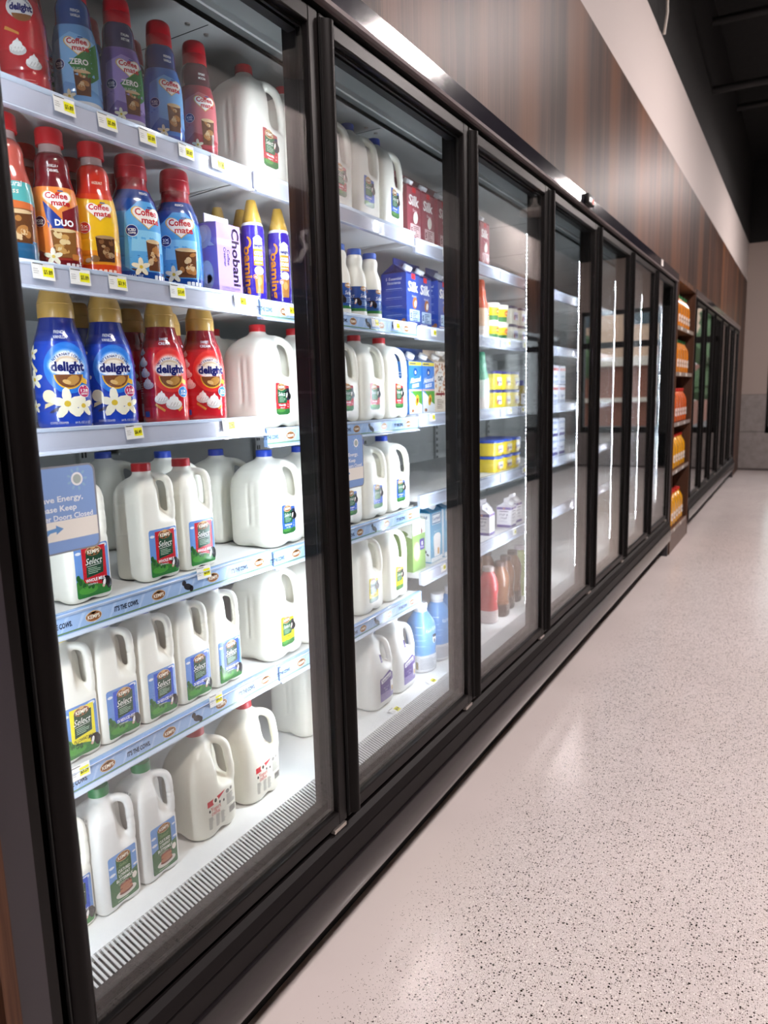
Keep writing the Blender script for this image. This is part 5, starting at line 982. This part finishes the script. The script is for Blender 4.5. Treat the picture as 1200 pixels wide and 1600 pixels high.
# --- fourth door
G = 'white dairy packs behind the fourth door'
for y, k, lb in ((3.20, 0, 'white pack with red stripe, lower left of the stack'), (3.33, 0, 'white pack with red stripe, lower right of the stack'), (3.20, 1, 'white pack with red stripe, upper left of the stack'), (3.33, 1, 'white pack with red stripe, upper right of the stack')): put(PACK_R, 'dairy_pack', 'pack', lb, -.30, y, L3[2]+.101*k, G, rz=0)
for y, k, lb in ((3.20, 0, 'white pack with purple base, lower left of the stack'), (3.33, 0, 'white pack with purple base, lower right of the stack'), (3.20, 1, 'white pack with purple base, upper left of the stack'), (3.33, 1, 'white pack with purple base, upper right of the stack')): put(PACK_P, 'dairy_pack', 'pack', lb, -.30, y, L3[3]+.101*k, G, rz=0)

# ================================================================== wooden racks at the ends of the first cooler
RZ = (1.82, 1.46, 1.055, .665, .17)
def rack(y0, y1, label):
    T = thing('display_rack', label, 'rack', (0, y0, 0)); w = y1-y0; xf = .018
    MB(WOOD_RACK).box(-.45, xf, 0, .022, 0, 2.198).obj('side_panel', T, 0); MB(WOOD_RACK).box(-.45, xf, w-.022, w, 0, 2.198).obj('side_panel', T, 0)
    MB(WOOD_RACK).box(-.47, -.45, 0, w, 0, 2.198).obj('back_panel', T, 0); MB(WOOD_RACK).box(-.45, xf, .022, w-.022, 2.16, 2.198).obj('top_panel', T, 0)
    MB(mat('rack_kick', '#6a5650', .45)).box(-.02, xf-.002, .022, w-.022, 0, .15).obj('kick_board', T, 0)
    for z in RZ:
        s = MB(WOOD_RACK).box(-.45, xf-.012, .022, w-.022, z-.022, z).obj('shelf', T, 0); MB(mat('rack_rail', '#8b7f78', .3)).box(xf-.012, xf-.006, .022, w-.022, z-.024, z+.006).obj('shelf_rail', s, 0)
        for q in (.25, .6): MB(mat('tag_card', '#eceae6')).box(xf-.006, xf-.004, w*q, w*q+.05, z-.022, z+.004).obj('price_tag', s, 0, label='small white price tag')
    return T
rack(5.515, 6.51, 'walnut rack full of juice bottles between the two coolers'); rack(-1.02, -.078, 'empty walnut rack at the near left edge of the first cooler')
ordn = ('nearest', 'second', 'third', 'fourth', 'fifth', 'sixth', 'farthest')
for z, pr, ds in ((RZ[0], JUICE_O, 'orange juice bottle with green cap on the rack\'s top shelf'), (RZ[1], JUICE_O, 'orange juice bottle with green cap on the rack\'s second shelf'), (RZ[2], JUICE_P, 'reddish punch bottle with red cap on the rack\'s third shelf'), (RZ[3], JUICE_Y, 'yellow juice bottle with red cap on the rack\'s fourth shelf'), (RZ[4], JUICE_Y, 'yellow juice bottle with red cap on the rack\'s lowest shelf')):
    for i in range(7): put(pr, 'juice_bottle', 'bottle', '%s, %s in its row' % (ds, ordn[i]), -.07, 5.61+.134*i, z+.001, 'juice bottles on the walnut rack', (1.1, 1.1, 1.05), rz=0)

# small things on the header
t = thing('thermometer', 'black cooler thermometer with a small red display on the header', 'thermometer', (.02, 2.83, 2.176)); MB(mat('thermo_black', '#121113', .3)).box(0, .018, -.05, .05, -.022, .022, None, .003).obj('case', t); MB(mat('thermo_lcd', '#aeb6b0', .3)).box(.018, .0186, -.036, .0, -.012, .006).obj('screen', t, 0); MB(mat('thermo_red', '#c8482c', .4, emit=('#ff4a20', .6))).box(.018, .0186, .016, .036, -.014, .006).obj('indicator', t, 0, label='red indicator')
t = MB(mat('card_white', '#e9e4df', .5)).box(.0202, .022, 4.72, 4.79, 2.157, 2.197).obj('card', None, 0); t['label'] = 'small white card stuck on the header near the juice rack'; t['category'] = 'card'
# raised letters on the fascia across the aisle
SIGNM = mat('sign_letter', '#cfc8c4', .5)
T = thing('sign', 'pale raised letters spelling FROZEN on the wood across the aisle', 'sign', (2.6, 3.62, 2.40))
for ch, y in zip('FROZEN', (4.73, 4.29, 3.83, 3.40, 2.96, 2.52)):
    vs, fs, x0, x1, yy0, yy1 = text_tris(ch, .0); me = bpy.data.meshes.new('letter'); k = .285/CAPH; bm = bmesh.new()
    bv = [bm.verts.new((0, -((x-(x0+x1)/2)*k), yv*k)) for x, yv in vs]
    for f in fs: bm.faces.new([bv[i] for i in f])
    r = bmesh.ops.extrude_face_region(bm, geom=bm.faces[:]); bmesh.ops.translate(bm, verts=[v for v in r['geom'] if isinstance(v, bmesh.types.BMVert)], vec=(-.02, 0, 0)); bmesh.ops.recalc_face_normals(bm, faces=bm.faces[:]); bm.to_mesh(me); bm.free(); me.materials.append(SIGNM)
    o = link('letter', me, T); o.location = (0, y-3.62, 0)
